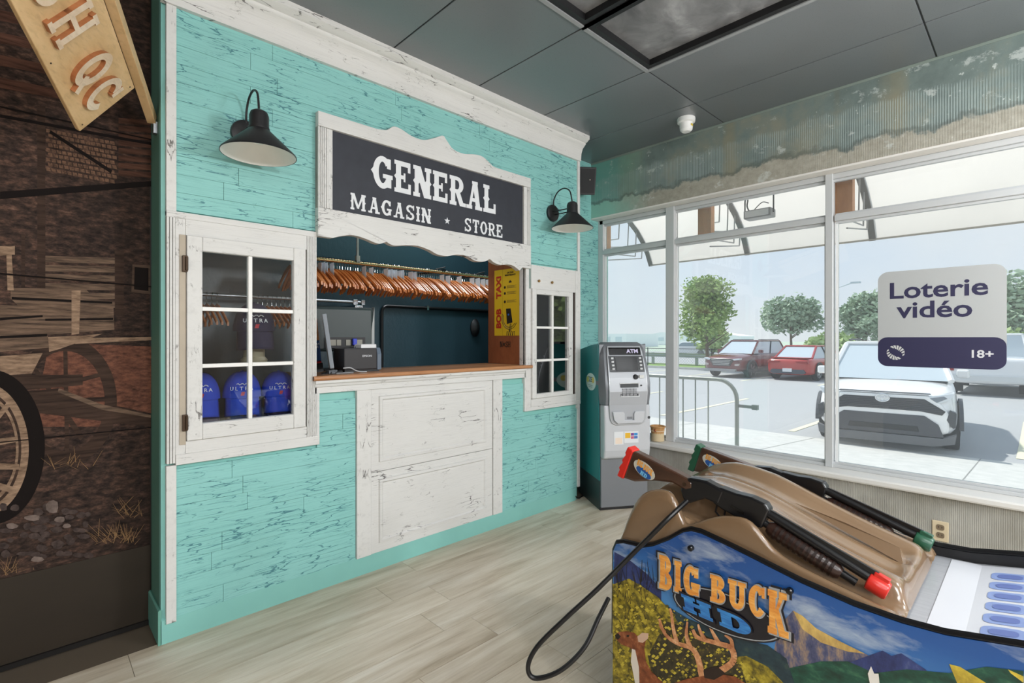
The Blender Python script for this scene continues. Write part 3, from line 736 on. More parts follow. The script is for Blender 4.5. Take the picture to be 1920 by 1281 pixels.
stk = thing('name_sticker', 'small black lettered sticker on wood below the taxi poster', 'sticker', (px, .19, 1.25))
m = MB(); lettering(m, 'N*SH', (px, .262, 1.232), (0, -1, 0), (0, 0, 1), .042, .115, .0008, t=.16, s=.1, spur=False, sp=.02); m.build('lettering', INK, stk, W=True)

# barn lamps -----------------------------------------------------------------
LBLK = flat((34, 34, 36), .42); LWHT = flat((236, 234, 230), .5)
def sconce(x, label):
    t = thing('barn_lamp', label, 'lamp', (x, 0, 2.25), group='barn lamps on the store front')
    MT = Matrix(((1, 0, 0, 0), (0, 0, -1, 0), (0, 1, 0, 0), (0, 0, 0, 1)))     # lathe axis -> -y
    MB().lathe([(.0, .0), (.062, .0), (.064, .004), (.062, .018), (.052, .022), (0, .022)], (0, 0, 0), 26, M=MT).build('wall_plate', LBLK, t, smooth=True)
    MB().tube([(-.012, -.02, .008), (-.012, -.19, .002)], .0045, 8).tube([(.012, -.02, -.012), (.012, -.19, -.016)], .0045, 8).build('arm', LBLK, t, smooth=True)
    MB().tube(bez([(0, -.018, .05), (0, -.022, .10), (0, -.06, .150), (0, -.12, .165), (0, -.175, .135), (0, -.195, .07), (0, -.20, .03)], 6), .005, 8).build('gooseneck', LBLK, t, smooth=True)
    c = (0, -.20, 0)
    MB().lathe([(.0, .050), (.020, .049), (.034, .040), (.040, .022), (.040, -.022), (.043, -.030), (.043, -.036)], c, 24).build('socket_cup', LBLK, t, smooth=True)
    sh = MB().lathe([(.040, -.034), (.046, -.040), (.151, -.140), (.153, -.147), (.151, -.147)], c, 40, caps=False).build('shade', LBLK, t, smooth=True)
    sh.data.polygons[0].use_smooth = True
    MB().lathe([(.150, -.1468), (.146, -.141), (.044, -.044), (0, -.042)], c, 40, caps=False).build('shade_lining', LWHT, t, smooth=True, label='white inside of the shade')
    MB().lathe([(.0, -.10), (.018, -.096), (.028, -.082), (.028, -.068), (.016, -.050), (.014, -.044)], c, 16).build('bulb', flat((240, 238, 232), .2), t, smooth=True)
sconce(.735, 'black barn lamp above the left display window')
sconce(2.885, 'black barn lamp above the right display window')
# corner loudspeaker
t = thing('loudspeaker', 'small black loudspeaker tucked high in the corner beside the windows', 'speaker', (3.52, .17, 2.67), (math.radians(16), 0, math.radians(-38)))
MB().prism([(-.075, -.06), (.075, -.06), (.055, .07), (-.055, .07)], 'z', -.115, .115).build('case', flat((44, 42, 44), .55), t, bevel=.006)
MB().box(-.062, .062, -.066, -.06, -.10, .10).build('grille', flat((30, 30, 32), .7), t)
MB().box(-.012, .012, .06, .10, -.03, .03).build('bracket', BLACK, t)
MB().lathe([(0, 0), (.005, 0), (.005, .002), (0, .002)], (.02, -.068, .01), 8, M=Matrix.Rotation(PI/2, 4, 'X')).build('badge', flat((210, 190, 170), .4), t)
# dome camera
t = thing('security_camera', 'white turret security camera on the dark ceiling near the windows', 'camera', (3.465, -.79, ZC))
MB().lathe([(.062, 0), (.064, -.006), (.062, -.030), (.050, -.036), (.0, -.036)], n=24).build('base', flat((232, 232, 230), .4), t, smooth=True)
MB().lathe([(.046, -.034), (.046, -.062), (.043, -.085), (.030, -.098), (0, -.100)], n=24).build('turret', flat((236, 236, 234), .35), t, smooth=True)
MB().box(-.015, .01, -.0475, -.043, -.066, -.052).build('sticker', flat((214, 190, 60), .5), t)

# coat room: rails, hangers ----------------------------------------------------
RAIL = flat((196, 170, 122), .25, .9); STEEL = flat((170, 172, 175), .3, .9); CHROME = flat((200, 202, 205), .15, 1)
HY0, HZ0 = .62, 1.806
t = thing('coat_rail', 'long brass coat rail behind the counter, crowded with hangers', 'rail', (1.9, HY0, HZ0))
MB().tube([(1.0, HY0, HZ0), (3.56, HY0, HZ0)], .0125, 12).build('tube', RAIL, t, W=True, smooth=True)
MB().box(1.60, 1.625, HY0-.012, HY0+.012, HZ0, HZ0+.05).box(1.606, 1.619, HY0-.006, HY0+.006, HZ0+.05, 2.94).build('hanger_bracket', flat((206, 206, 204), .4), t, W=True)
for xx in (2.32, 2.72): MB().box(xx, xx+.02, HY0-.01, 1.25, HZ0+.012, HZ0+.026).tube([(xx-.08, HY0-.02, HZ0+.016), (xx+.01, HY0-.015, HZ0+.04)], .005, 6).build('black_bracket', BLACK, t, W=True)
t = thing('lower_coat_rail', 'short grey lower rail left in the coat room with a clamp end', 'rail', (1.3, 1.0, 1.56))
MB().tube([(.45, 1.0, 1.57), (1.86, 1.0, 1.57)], .011, 12).build('tube', STEEL, t, W=True, smooth=True)
MB().box(1.765, 1.80, .985, 1.015, 1.548, 1.592).box(1.83, 1.86, .985, 1.015, 1.55, 1.59).box(1.78, 1.845, .99, 1.25, 1.528, 1.55).tube([(1.812, 1.0, 1.54), (1.812, 1.0, 1.48)], .012, 8).build('clamp', CHROME, t, W=True, bevel=.003)
HW = wood('varnished_hanger_wood', (178, 98, 46), (216, 138, 76), (8, 3, 3), .28, .4)
def hanger_proto(label, grp, tagpaper=False):
    t = thing('coat_hanger', label, 'hanger', (0, 0, 0), group=grp)
    arc = [(0, .018*math.cos(a), -.012+.018*math.sin(a)-.0) for a in [math.radians(q) for q in range(-40, 200, 24)]]
    m = MB().tube([(0, 0, -.075), (0, .0, -.045), (0, .012, -.028)]+arc, .0022, 5); m.build('hook', CHROME, t)
    # bowed wooden arms, front to back
    rows = []
    for k in range(13):
        s = -1+2*k/12; y = s*.215; a = abs(s)
        zc = -.076-.118*a**1.4; hh = .013-.002*a; w_ = .0042+.001*a; bx = .006*a*a
        rows.append([(bx-w_, y, zc-hh), (bx+w_, y, zc-hh), (bx+w_, y, zc+hh*.8), (bx, y, zc+hh*1.05), (bx-w_, y, zc+hh*.8)])
    m = MB(); m.rows(rows, closed=True); n = len(rows[0]); m.f += [tuple(range(n)), tuple(range(12*n, 13*n))]; m.mi += [0, 0]
    m.build('wooden_arms', HW, t, smooth=True, angle=50)
    if tagpaper: MB().box(-.0074, -.0062, -.088, -.030, -.142, -.040).build('number_tag', flat((222, 228, 236), .6), t)
    return t
la = 'varnished wooden coat hanger on the long rail behind the counter'
h0 = hanger_proto(la, 'hangers on the long coat rail'); h1 = hanger_proto('wooden coat hanger with white paper tag, on the long rail', 'tagged hangers on the long coat rail', True)
x = 1.17; k = 0; used = [False, False]
while x < 2.98:
    w_ = random.random() < .26 and x > 1.3
    src = h1 if w_ else h0
    o = copy_tree(src) if used[w_] else src
    used[w_] = True
    o.location = (x, HY0, HZ0+.0112); o.rotation_euler = (random.uniform(-.06, .06), 0, random.uniform(-.012, .012))
    x += random.uniform(.0168, .0196); k += 1
lb = 'wooden coat hanger on the short lower rail, seen through left display window'
h2 = hanger_proto(lb, 'hangers on the lower rail'); u2 = False
for a, b, n in ((.66, .86, 8), (1.10, 1.36, 10)):
    for q in range(n):
        o = copy_tree(h2) if u2 else h2; u2 = True
        o.location = (a+(b-a)*q/(n-1), 1.0, 1.58); o.rotation_euler = (random.uniform(-.04, .04), 0, random.uniform(-.01, .01))
# black conduit on the coat room wall
t = thing('conduit', 'black conduit pipe bent across the coat room wall', 'pipe', (2.6, 1.235, 1.0))
MB().tube([(2.14, 1.232, .55)]+[(2.14, 1.232, 1.51)]+[(2.14+.05*(1-math.cos(a)), 1.232, 1.52+.05*math.sin(a)) for a in [math.radians(q) for q in range(15, 91, 15)]]+[(3.56, 1.232, 1.57)], .013, 10).build('pipe', flat((24, 26, 27), .3), t, W=True, smooth=True)
MB().box(2.58, 2.60, 1.215, 1.25, 1.55, 1.59).build('clip', CHROME, t, W=True)
t = tag(MB().lathe([(0, 0), (.05, .0), (.055, .02), (.03, .05), (0, .06)], (3.15, 1.25, 1.40), 16, M=Matrix.Rotation(PI/2, 4, 'X'), sy=1.6).build('wall_fitting', BLACK, smooth=True), 'black round fitting on coat room wall beside the end panel', 'fitting')

# things on the counter ----------------------------------------------------------
ZT = 1.105
DKP = flat((40, 46, 48), .45); GREY = flat((128, 134, 142), .4); PRN = flat((44, 42, 44), .5)
t = thing('monitor', 'large dark monitor with its back to the counter opening', 'monitor', (1.38, .385, ZT), (0, 0, math.radians(-8)))
MB().box(-.20, .20, -.03, .02, .115, .385).build('back_shell', flat((44, 56, 56), .42), t, bevel=.018)
MB().prism([(.205, .12), (.172, .12), (.205, .39)], 'y', -.028, .022).build('pale_edge', flat((158, 162, 162), .4), t)  # pale sliver down one side of the shell
MB().box(-.10, .14, -.045, -.03, .135, .20).build('port_recess', BLACK, t)
m = MB()
for (a, b) in ((-.09, -.04), (-.035, -.01), (.02, .05), (.06, .12)): m.box(a, b, -.05, -.045, .15, .185)
m.build('socket', flat((120, 118, 108), .4, .4), t)
MB().box(.055, .08, -.075, -.05, .152, .192).build('blue_plug', flat((40, 60, 190), .4), t, bevel=.004)
MB().tube(bez([(.067, -.075, .155), (.05, -.085, .11), (.01, -.08, .05), (-.02, -.07, .012)], 6), .0022, 6).build('cable', flat((190, 192, 194), .4), t)
MB().box(-.04, .04, -.012, .008, .012, .12).box(-.11, .11, -.05, .09, 0, .012).build('stand', BLACK, t, bevel=.003)
t = thing('receipt_printer', 'black receipt printer with grey side on the counter', 'printer', (1.41, .20, ZT), (0, 0, math.radians(-3)))
MB().box(-.115, .085, -.06, .10, .012, .135).build('body', PRN, t, bevel=.006)
MB().prism([(-.062, .008), (.10, .008), (.10, .138), (-.045, .138), (-.062, .10)], 'x', .085, .112).build('end_cover', flat((98, 112, 128), .3), t, bevel=.004)
MB().box(-.11, .10, -.055, .095, .0, .012).build('foot', BLACK, t)
MB().box(-.01, .085, -.05, .03, .136, .158).build('white_box', flat((226, 226, 228), .5), t, bevel=.003)
text_mesh('EPSON', 'maker_name', flat((190, 192, 195), .4), t, (.022, -.0615, .085), (PI/2, 0, 0), .017, .0004, 'CENTER', 1.15, .0004)
t = thing('tablet_screen', 'slim grey tablet screen seen edge-on, leaning on the counter', 'screen', (1.215, .12, ZT), (0, math.radians(-7.8), math.radians(-24)))
MB().box(-.0105, .0105, -.13, .13, .035, .325).build('screen_body', GREY, t, bevel=.003)
MB().box(-.0155, -.0105, -.125, .125, .04, .32).build('screen_glass', BLACKG, t)
MB().box(-.06, .05, -.06, .06, .001, .010).box(-.008, .008, -.03, .03, .010, .037).build('stand', BLACK, t, bevel=.002)
t = thing('beer_carton', 'orange and blue printed carton behind the tablet', 'carton', (1.185, .30, ZT), (0, math.radians(-6), 0))
MB().box(-.05, .035, -.03, .05, .05, .305).build('carton', flat((214, 142, 92), .6, var=.1), t)
MB().box(-.02, .0352, -.0305, -.03, .06, .18).build('blue_shape', flat((52, 84, 138), .5), t)
text_mesh('ULTRA', 'lettering', flat((230, 232, 236), .5), t, (.008, -.031, .155), (PI/2, 0, 0), .017, .0003, 'CENTER', 1, .0003)
text_mesh('BEER', 'lettering', flat((230, 232, 236), .5), t, (.008, -.031, .138), (PI/2, 0, 0), .017, .0003, 'CENTER', 1, .0003)
MB().box(-.05, .035, -.0305, -.03, .05, .065).build('red_print', flat((186, 40, 40), .5), t)
MB().box(-.055, .04, -.035, .055, .0, .05).build('plinth', BLACK, t)
t = tag(MB().tube(bez([(1.245, .06, 1.135), (1.28, .05, 1.137), (1.31, .05, 1.122), (1.345, .06, 1.111), (1.39, .07, 1.109)], 6), .003, 6).build('white_cable', flat((186, 188, 190), .4), smooth=True), 'thin pale cable curling on the counter to the printer', 'cable')
t = tag(MB().box(1.20, 1.30, .045, .062, 1.106, 1.113).build('pen_strip', flat((126, 128, 130), .4), bevel=.002), 'small grey strip lying on the counter before the tablet', 'strip')
t = tag(MB().box(1.165, 1.215, .06, .10, 1.106, 1.128).box(1.175, 1.20, .05, .06, 1.106, 1.12).build('cable_adapter', flat((96, 100, 104), .3, .5), bevel=.004), 'small metallic adapter at the tablet foot', 'adapter')

# caps in the left display window -----------------------------------------------------
CAPB = flat((44, 76, 196), .85, var=.08); CAPD = flat((34, 34, 66), .85, var=.1)
def cap(loc, label, matl, tilt, yaw, grp, badge=True, sc=1.0):
    """baseball cap hung face-out: crown above, bill hanging down in front"""
    t = thing('baseball_cap', label, 'cap', loc, (tilt, 0, yaw), group=grp)
    t.scale = (sc, sc, sc)
    # crown: half ellipsoid, local z up, front -y
    rows = []
    for i in range(9):
        a = PI/2*i/8; r = math.cos(a); rows.append([(.086*r**.85*math.cos(b), .095*r**.85*math.sin(b), .128*math.sin(a)) for b in [2*PI*q/24 for q in range(24)]])
    MB().rows(rows, closed=True).build('crown', matl, t, smooth=True, angle=80)
    MB().lathe([(.0, .132), (.006, .131), (.007, .127)], n=10).build('button', matl, t, smooth=True)
    rows = []
    for i in range(7):
        f = i/6
        rows.append([(math.sin(b)*(.080+.004*f), -math.cos(b)*(.090-.002*f)-f*.030*math.cos(b*.85), .004-f*.082-f*.012*abs(math.sin(b))**2) for b in [math.radians(-66+132*q/14) for q in range(15)]])
    o = MB().rows(rows).build('bill', matl, t, smooth=True, angle=80)
    s = o.modifiers.new('thick', 'SOLIDIFY'); s.thickness = .004
    wt = flat((232, 234, 240), .6)
    for k, cc in enumerate('ULTRA'):     # letters follow the curve of the crown front
        b = math.radians(-30+13.5*k)
        text_mesh(cc, 'lettering', wt, t, (math.sin(b)*.0925, -math.cos(b)*.0925, .038), (math.radians(82), 0, b), .024, .0006, 'CENTER', 1.05, .0003)
    m = MB(); m.tube([(math.sin(b)*.092, -math.cos(b)*.092, .067+.004*math.sin(k_*2.2)) for k_, b in enumerate([math.radians(-16+4.2*q) for q in range(9)])], .0022, 5); m.build('script_lettering', wt, t)
    MB().prism([(-.009, .012), (.006, .012), (.011, .030), (-.004, .030)], 'y', -.0965, -.0945).build('red_mark', flat((190, 40, 60), .6), t)
    return t
cap((.588, .17, 1.012), 'blue baseball cap at the left end of the display shelf', CAPB, math.radians(-2), math.radians(-8), 'blue caps on the display shelf', sc=.98)
cap((.770, .17, 1.008), 'blue baseball cap in the middle of the display shelf', CAPB, math.radians(-2), math.radians(-14), 'blue caps on the display shelf', sc=1.0)
cap((.946, .175, 1.005), 'blue baseball cap at the right end of the display shelf', CAPB, 0, math.radians(-12), 'blue caps on the display shelf', sc=.96)
m0 = flat((26, 34, 84), .85)
for i, xx in enumerate((.590, .778, .955)):
    MB().lathe([(.075, 0), (.08, .01), (.078, .11), (.05, .125), (0, .125)], (xx, .17, .88), 20).build('cap_block', m0, smooth=True)
for i, o in enumerate([q for q in bpy.data.objects if q.name.startswith('cap_block')]): tag(o, 'blue display block under the %s shelf cap' % ('left', 'middle', 'right')[i], 'display block')
cap((.835, .20, 1.335), 'dark navy baseball cap on a beige display head', CAPD, 0, math.radians(-10), None, sc=1.12)
MB_ = MB().lathe([(.06, 0), (.062, .015), (.050, .03), (.048, .09), (.058, .13), (.070, .16), (.074, .21), (.062, .25), (.0, .275)], (.835, .20, 1.175), 20)
t = thing('display_head', 'beige mannequin head under the navy cap', 'mannequin', (.835, .20, 1.175))
MB_.build('head', flat((176, 164, 136), .6), t, W=True, smooth=True)
MB().box(.50, 1.05, .055, .29, 1.163, 1.174).build('upper_shelf', BOXM, bpy.data.objects['display_window'], W=True)

# ================================================================== CASH MACHINE
t = thing('cash_machine', 'grey cash machine with teal sides standing in the window corner', 'cash machine', (3.272, -.398, 0), (0, 0, math.radians(-32)))
g = G('silver_plastic'); SIL = g.out(g.mix(g.noise(g.pos(), 3, 3), lin((186, 189, 194)), lin((200, 202, 206))), .36, .1)
SILD = flat((124, 127, 132), .4, .2); FASC = flat((112, 115, 120), .38, .1); DKG = flat((58, 60, 63), .4); TSIDE = flat((34, 126, 128), .35); VBLK = flat((12, 12, 14), .12)
MB().box(-.19, .19, .012, .50, .02, .40).build('lower_cabinet', SILD, t, bevel=.004)
MB().box(-.195, .195, .02, .505, 0, .02).build('base_plate', BLACK, t)
MB().prism([(.03, .22), (.50, .22), (.50, 1.20), (.20, 1.245), (.06, 1.255)], 'x', -.1955, -.19).build('side_panel', TSIDE, t)
MB().prism([(.03, .0), (.50, .0), (.50, .219), (.03, .219)], 'x', -.1955, -.19).build('side_kick', flat((44, 58, 60), .4), t)
MB().prism([(.03, .0), (.50, .0), (.50, 1.20), (.20, 1.245), (.06, 1.255)], 'x', .19, .1955).build('side_panel', SILD, t)
MB().prism([(.05, .40), (.49, .40), (.49, 1.195), (.20, 1.24), (.05, 1.25)], 'x', -.19, .19).build('core', SILD, t)
# bulging lower door
prof = [(.012, .385), (-.03, .40), (-.045, .46), (-.046, .66), (-.040, .80), (.05, .80), (.05, .385)]
MB().prism(prof, 'x', -.186, .186).build('door', SIL, t, bevel=.014)
# upper head shell: narrows in at mid, leans back
def head(n0, z0, z1):
    pass
rows = []
for (z, w_, yf) in ((.80, .190, -.040), (.88, .194, -.052), (.96, .196, -.048), (1.06, .192, -.022), (1.16, .186, .012), (1.22, .180, .034), (1.252, .168, .05), (1.268, .15, .075)):
    rows.append([(-w_, .13, z), (-w_, yf+.03, z), (-w_+.018, yf, z), (w_-.018, yf, z), (w_, yf+.03, z), (w_, .13, z)])
m = MB(); m.rows(rows); n = 6; m.f += [tuple(range(n)), tuple(range(7*n, 8*n))]; m.mi += [0, 0]
m.build('head_shell', FASC, t, smooth=True, angle=50)
def fy(z):
    P = ((.40, -.046), (.80, -.040), (.88, -.052), (.96, -.048), (1.06, -.022), (1.16, .012), (1.22, .034), (1.26, .055))
    for (a, ya), (b, yb) in zip(P, P[1:]):
        if a <= z <= b: return ya+(yb-ya)*(z-a)/(b-a)
    return P[-1][1] if z > 1 else P[0][1]
def plate(name, x0, x1, z0, z1, mat, d=.004, seg=6, par=None, inset=0):
    rows_ = [[(x0, fy(z)-d+inset, z), (x1, fy(z)-d+inset, z)] for z in [z0+(z1-z0)*k/seg for k in range(seg+1)]]
    back = [[(x0, fy(z)+.002, z), (x1, fy(z)+.002, z)] for z in [z0+(z1-z0)*k/seg for k in range(seg+1)]]
    m_ = MB(); m_.rows(rows_); m_.rows(back)
    q = 2*(seg+1)
    for k in range(seg):
        for c_ in (0, 1): m_.f.append((2*k+c_, 2*k+2+c_, q+2*k+2+c_, q+2*k+c_)); m_.mi.append(0)
    m_.f += [(0, 1, q+1, q), (2*seg, 2*seg+1, q+2*seg+1, q+2*seg)]; m_.mi += [0, 0]
    return m_.build(name, mat, par or t)
# silver tongue shaped front surround
zs = [.655, .67, .70, .80, .90, 1.0, 1.1, 1.2, 1.235]
hw = [.10, .128, .140, .146, .150, .150, .146, .138, .128]
m = MB(); m.rows([[(-h, fy(z)-.008, z), (h, fy(z)-.008, z)] for z, h in zip(zs, hw)])
o = m.build('front_tongue', flat((170, 173, 178), .34, .1), t); q = o.modifiers.new('thick', 'SOLIDIFY'); q.thickness = .012; q.offset = -1 if False else 0
m = MB(); pts = [(-h, fy(z)-.010, z) for z, h in zip(zs, hw)][::-1]+[(h, fy(z)-.010, z) for z, h in zip(zs, hw)]
m.tube(pts, .005, 8).build('tongue_edge', flat((190, 193, 197), .3, .4), t, smooth=True)
sc = plate('screen_surround', -.138, .138, 1.045, 1.165, DKG, .018)
plate('screen', -.088, .088, 1.055, 1.16, VBLK, .021)
plate('topper', -.128, .128, 1.172, 1.228, VBLK, .018)
text_mesh('ATM', 'lettering', flat((214, 206, 236), .4), t, (.060, fy(1.195)-.0225, 1.187), (math.radians(72), 0, 0), .042, .0008, 'CENTER', 1.1, .0012)
KEY = flat((206, 208, 210), .4)
for s_ in (-1, 1):
    for k in range(4):
        z = 1.062+.026*k; MB().box(s_*.112-.010, s_*.112+.010, fy(z)-.024, fy(z)-.016, z, z+.014).build('side_key', KEY, t, bevel=.002)
plate('card_recess', -.115, -.055, .985, 1.022, BLACK, .011)
plate('reader_plate', -.012, .018, .99, 1.028, flat((224, 220, 206), .5), .0115)
MB().lathe([(0, -.03), (.016, -.03), (.019, -.02), (.02, 0)], (.06, fy(1.005), 1.008), 16, M=Matrix.Rotation(PI/2, 4, 'X') @ Matrix.Scale(-1, 4, (0, 0, 1))).build('card_reader', BLACK, t, smooth=True)
MB().box(.088, .125, fy(1.0)-.022, fy(1.0), .998, 1.022).build('jack_plate', flat((216, 216, 212), .5), t, bevel=.003)
# keypad in its pocket
plate('keypad_pocket', -.068, .078, .868, .958, flat((60, 62, 65), .5), .0115)
m = MB(); zz0, zz1 = .864, .962
m.tube([(-.07, fy(zz1)-.012, zz1), (.08, fy(zz1)-.012, zz1), (.085, fy(zz0)-.012, zz0), (-.06, fy(zz0)-.012, zz0)], .004, 6, closed=True).build('pocket_rim', flat((232, 234, 236), .3), t)
for r_ in range(4):
    for c_ in range(4): MB().box(-.052+c_*.03, -.028+c_*.03, fy(.88)-.018, fy(.88)-.011, .872+r_*.014, .882+r_*.014).build('key', flat((150, 152, 156), .4, .4), t)
MB().lathe([(0, 0), (.006, 0), (.006, .006), (0, .006)], (.10, fy(.945)-.012, .945), 10, M=Matrix.Rotation(PI/2, 4, 'X')).build('lock', BLACK, t)
# cash tray
plate('cash_slot', -.095, .080, .760, .785, BLACK, .013)
MB().prism([(-.130, .752), (-.045, .752), (-.035, .735), (-.035, .688), (.040, .688), (.040, .735), (.05, .752), (.125, .752), (.118, .69), (.10, .664), (-.09, .664), (-.118, .69)], 'y', -.072, -.046).build('cash_tray', SIL, t, bevel=.003)
plate('tray_well', -.036, .041, .690, .752, BLACK, .010)
MB().box(-.01, .03, -.058, -.054, .694, .712).build('receipt_slot', SILD, t)
MB().lathe([(0, 0), (.011, 0), (.011, .006), (0, .006)], (.172, -.040, .70), 12, M=Matrix.Rotation(PI/2, 4, 'X')).build('lock', DKG, t)
# stickers
PAP = flat((222, 224, 226), .5)
MB().box(-.11, -.035, -.0475, -.046, .505, .60).build('notice', PAP, t); MB().box(-.10, -.045, -.0485, -.0475, .51, .555).build('notice_print', flat((232, 214, 196), .5), t)
MB().box(-.03, .085, -.0475, -.046, .515, .60).build('card_logos', PAP, t)
for (a, b, c_, d, col) in ((-.022, .02, .55, .59, (226, 176, 40)), (.024, .048, .568, .588, (120, 60, 140)), (.05, .078, .568, .588, (60, 140, 200)), (.024, .048, .545, .563, (190, 90, 120)), (.05, .078, .545, .563, (70, 110, 180))):
    MB().box(a, b, -.0485, -.0475, c_, d).build('logo_print', flat(col, .5), t)
# oval sticker on the side
MS = Matrix(((0, 0, -1, 0), (-1, 0, 0, 0), (0, 1, 0, 0), (0, 0, 0, 1)))
MB().lathe([(0, 0), (.085, 0), (.085, .001), (0, .001)], (-.1957, .21, .955), 30, M=MS, sx=1.25, sy=.80).build('oval_sticker', flat((206, 232, 228), .4), t)
for yy, col in ((.275, (206, 214, 120)), (.16, (220, 206, 110))): MB().lathe([(0, 0), (.024, 0), (.024, .001), (0, .001)], (-.1968, yy, .97), 14, M=MS).build('lemon_print', flat(col, .5), t)
text_mesh('EZEE', 'lettering', flat((46, 80, 84), .5), t, (-.1972, .215, .955), Matrix(((0, 0, -1), (-1, 0, 0), (0, 1, 0))).to_euler(), .055, .0005, 'CENTER', 1, .0006)
MB().box(-.198, -.1972, .17, .26, .925, .929).box(-.198, -.1972, .18, .25, .912, .916).build('small_print', flat((110, 150, 150), .5), t)
tag(MB().tube(bez([(3.12, .16, .10), (3.16, .04, .055), (3.20, .0, .012), (3.28, .02, .006)], 6), .005, 6).build('power_cable', BLACK, smooth=True), 'black power cable by the cash machine foot', 'cable')

# basket on the sill
t = thing('basket', 'small round wicker basket on the sill behind the cash machine', 'basket', (3.79, -.37, .446))
m = MB(); WK = wood('wicker', (176, 128, 74), (214, 170, 116), (20, 20, 4), .6)
for k in range(22):
    a = 2*PI*k/22; MB().box(-.008, .008, -.003, .003, 0, .115) if False else None
    c_, s_ = math.cos(a), math.sin(a)
    r0, r1 = .046, .058
    m.add([((r0)*c_-.007*s_, r0*s_+.007*c_, 0), (r0*c_+.007*s_, r0*s_-.007*c_, 0), (r1*c_+.008*s_, r1*s_-.008*c_, .12), (r1*c_-.008*s_, r1*s_+.008*c_, .12),
           ((r0-.004)*c_-.007*s_, (r0-.004)*s_+.007*c_, 0), ((r0-.004)*c_+.007*s_, (r0-.004)*s_-.007*c_, 0), ((r1-.004)*c_+.008*s_, (r1-.004)*s_-.008*c_, .12), ((r1-.004)*c_-.008*s_, (r1-.004)*s_+.008*c_, .12)],
          [(0, 1, 2, 3), (7, 6, 5, 4), (0, 4, 5, 1), (2, 6, 7, 3), (1, 5, 6, 2), (3, 7, 4, 0)])
m.build('stave', WK, t)
MB().lathe([(.053, .0), (.053, .092), (.0535, .10)], n=22).build('liner', flat((206, 186, 150), .7), t, smooth=True)
MB().tube([(.060*math.cos(a), .060*math.sin(a), .118) for a in [2*PI*q/24 for q in range(24)]], .006, 6, closed=True).build('rim', WK, t, smooth=True)
MB().tube([(.055*math.cos(a), .055*math.sin(a), .085) for a in [2*PI*q/24 for q in range(24)]], .0035, 6, closed=True).build('band', flat((226, 206, 176), .6), t)
MB().tube([(-.058, -.01, .10), (-.070, -.012, .095), (-.066, -.02, .085)], .006, 6).build('handle', flat((140, 70, 40), .6), t)

# wall socket
t = thing('wall_socket', 'beige double wall socket in the concrete under the window', 'socket', (XW, -2.182, .205))
MB().box(-.007, 0, -.036, .036, -.057, .057).build('plate', flat((206, 190, 160), .45), t, bevel=.003)
for z in (-.022, .022):
    o = MB().prism(rrect(-.018, .018, z-.0155, z+.0155, .011), 'x', -.0095, -.006).build('outlet_face', flat((120, 104, 84), .45), t)
    MB().box(-.0102, -.0095, -.009, -.006, z-.003, z+.006).box(-.0102, -.0095, .006, .009, z-.003, z+.006).build('slot', BLACK, t)

# lottery window decal
t = thing('window_decal', 'silver and navy lottery decal stuck on the right window pane', 'decal', (3.868, -2.15, 1.42))
xd = 3.8718
DS = flat((176, 178, 178), .45, 0); NAVY = flat((44, 42, 74), .5)
y0, y1, z0, z1, zm = -2.447, -1.866, 1.124, 1.712, 1.305
MB().prism(rrect(y0, y1, z0, z1, .055, 6), 'x', xd-.0010, xd).build('silver_field', DS, t, W=True)
MB().prism(rrect(y0+.0004, y1-.0004, z0+.0004, zm, .050, 6), 'x', xd-.0014, xd-.0010).build('navy_field', NAVY, t, W=True)
RX = Matrix(((0, 0, -1), (-1, 0, 0), (0, 1, 0))).to_euler()
text_mesh('Loterie', 'lettering', NAVY, t, (xd-.0014, -2.147, 1.545), RX, .138, .0003, 'CENTER', 1.12, .0028, W=True)
text_mesh('vid\u00e9o', 'lettering', NAVY, t, (xd-.0014, -2.137, 1.425), RX, .138, .0003, 'CENTER', 1.14, .0028, W=True)
text_mesh('18+', 'lettering', flat((206, 206, 208), .5), t, (xd-.0016, -2.345, 1.190), RX, .060, .0003, 'CENTER', 1.1, .0014, W=True)
m = MB()
for k in range(14):
    a = math.radians(60+k*22 if k < 7 else 240+(k-7)*22); fs = (k % 7)/6; r1 = .045; ln = .006+.018*math.sin(PI*(.15+.85*fs))
    for (aa, rr0) in ((a, r1-ln),):
        p = [(-1.956+r1*math.cos(a-.13), 1.21+r1*math.sin(a-.13)), (-1.956+r1*math.cos(a+.13), 1.21+r1*math.sin(a+.13)), (-1.956+rr0*math.cos(a+.32), 1.21+rr0*math.sin(a+.32)), (-1.956+(rr0-.003)*math.cos(a+.1), 1.21+(rr0-.003)*math.sin(a+.1))]
        m.prism(p, 'x', xd-.0018, xd-.0011)
m.build('swirl_logo', flat((200, 200, 196), .5), t, W=True)

# ================================================================== HANGING WOODEN SIGN (upper left)
ax = Vector((.326, .884, -.334)).normalized(); B = Vector((.307, -.10, 2.287)); A_ = Vector((.1405, -.1244, 2.0603))
up = (B-A_).normalized()                         # across the board, towards the wall strut
nrm = ax.cross(up).normalized()
if nrm.dot(Vector((0, CAM_Y, CAM_H))-B) < 0: nrm = -nrm
PINE = wood('pine_sign_wood', (196, 160, 112), (216, 182, 136), (6, 1.6, 6), .55)
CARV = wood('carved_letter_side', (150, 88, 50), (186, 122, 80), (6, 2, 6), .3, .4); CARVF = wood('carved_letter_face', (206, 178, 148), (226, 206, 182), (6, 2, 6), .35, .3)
t = thing('hanging_wood_sign', 'pine board sign with raised carved letters hanging at upper left', 'sign', tuple(A_))
def fr3(s_, u_, n_): return Vector(A_)-ax*s_+up*u_+nrm*n_
L_, Wd = .80, (B-A_).length
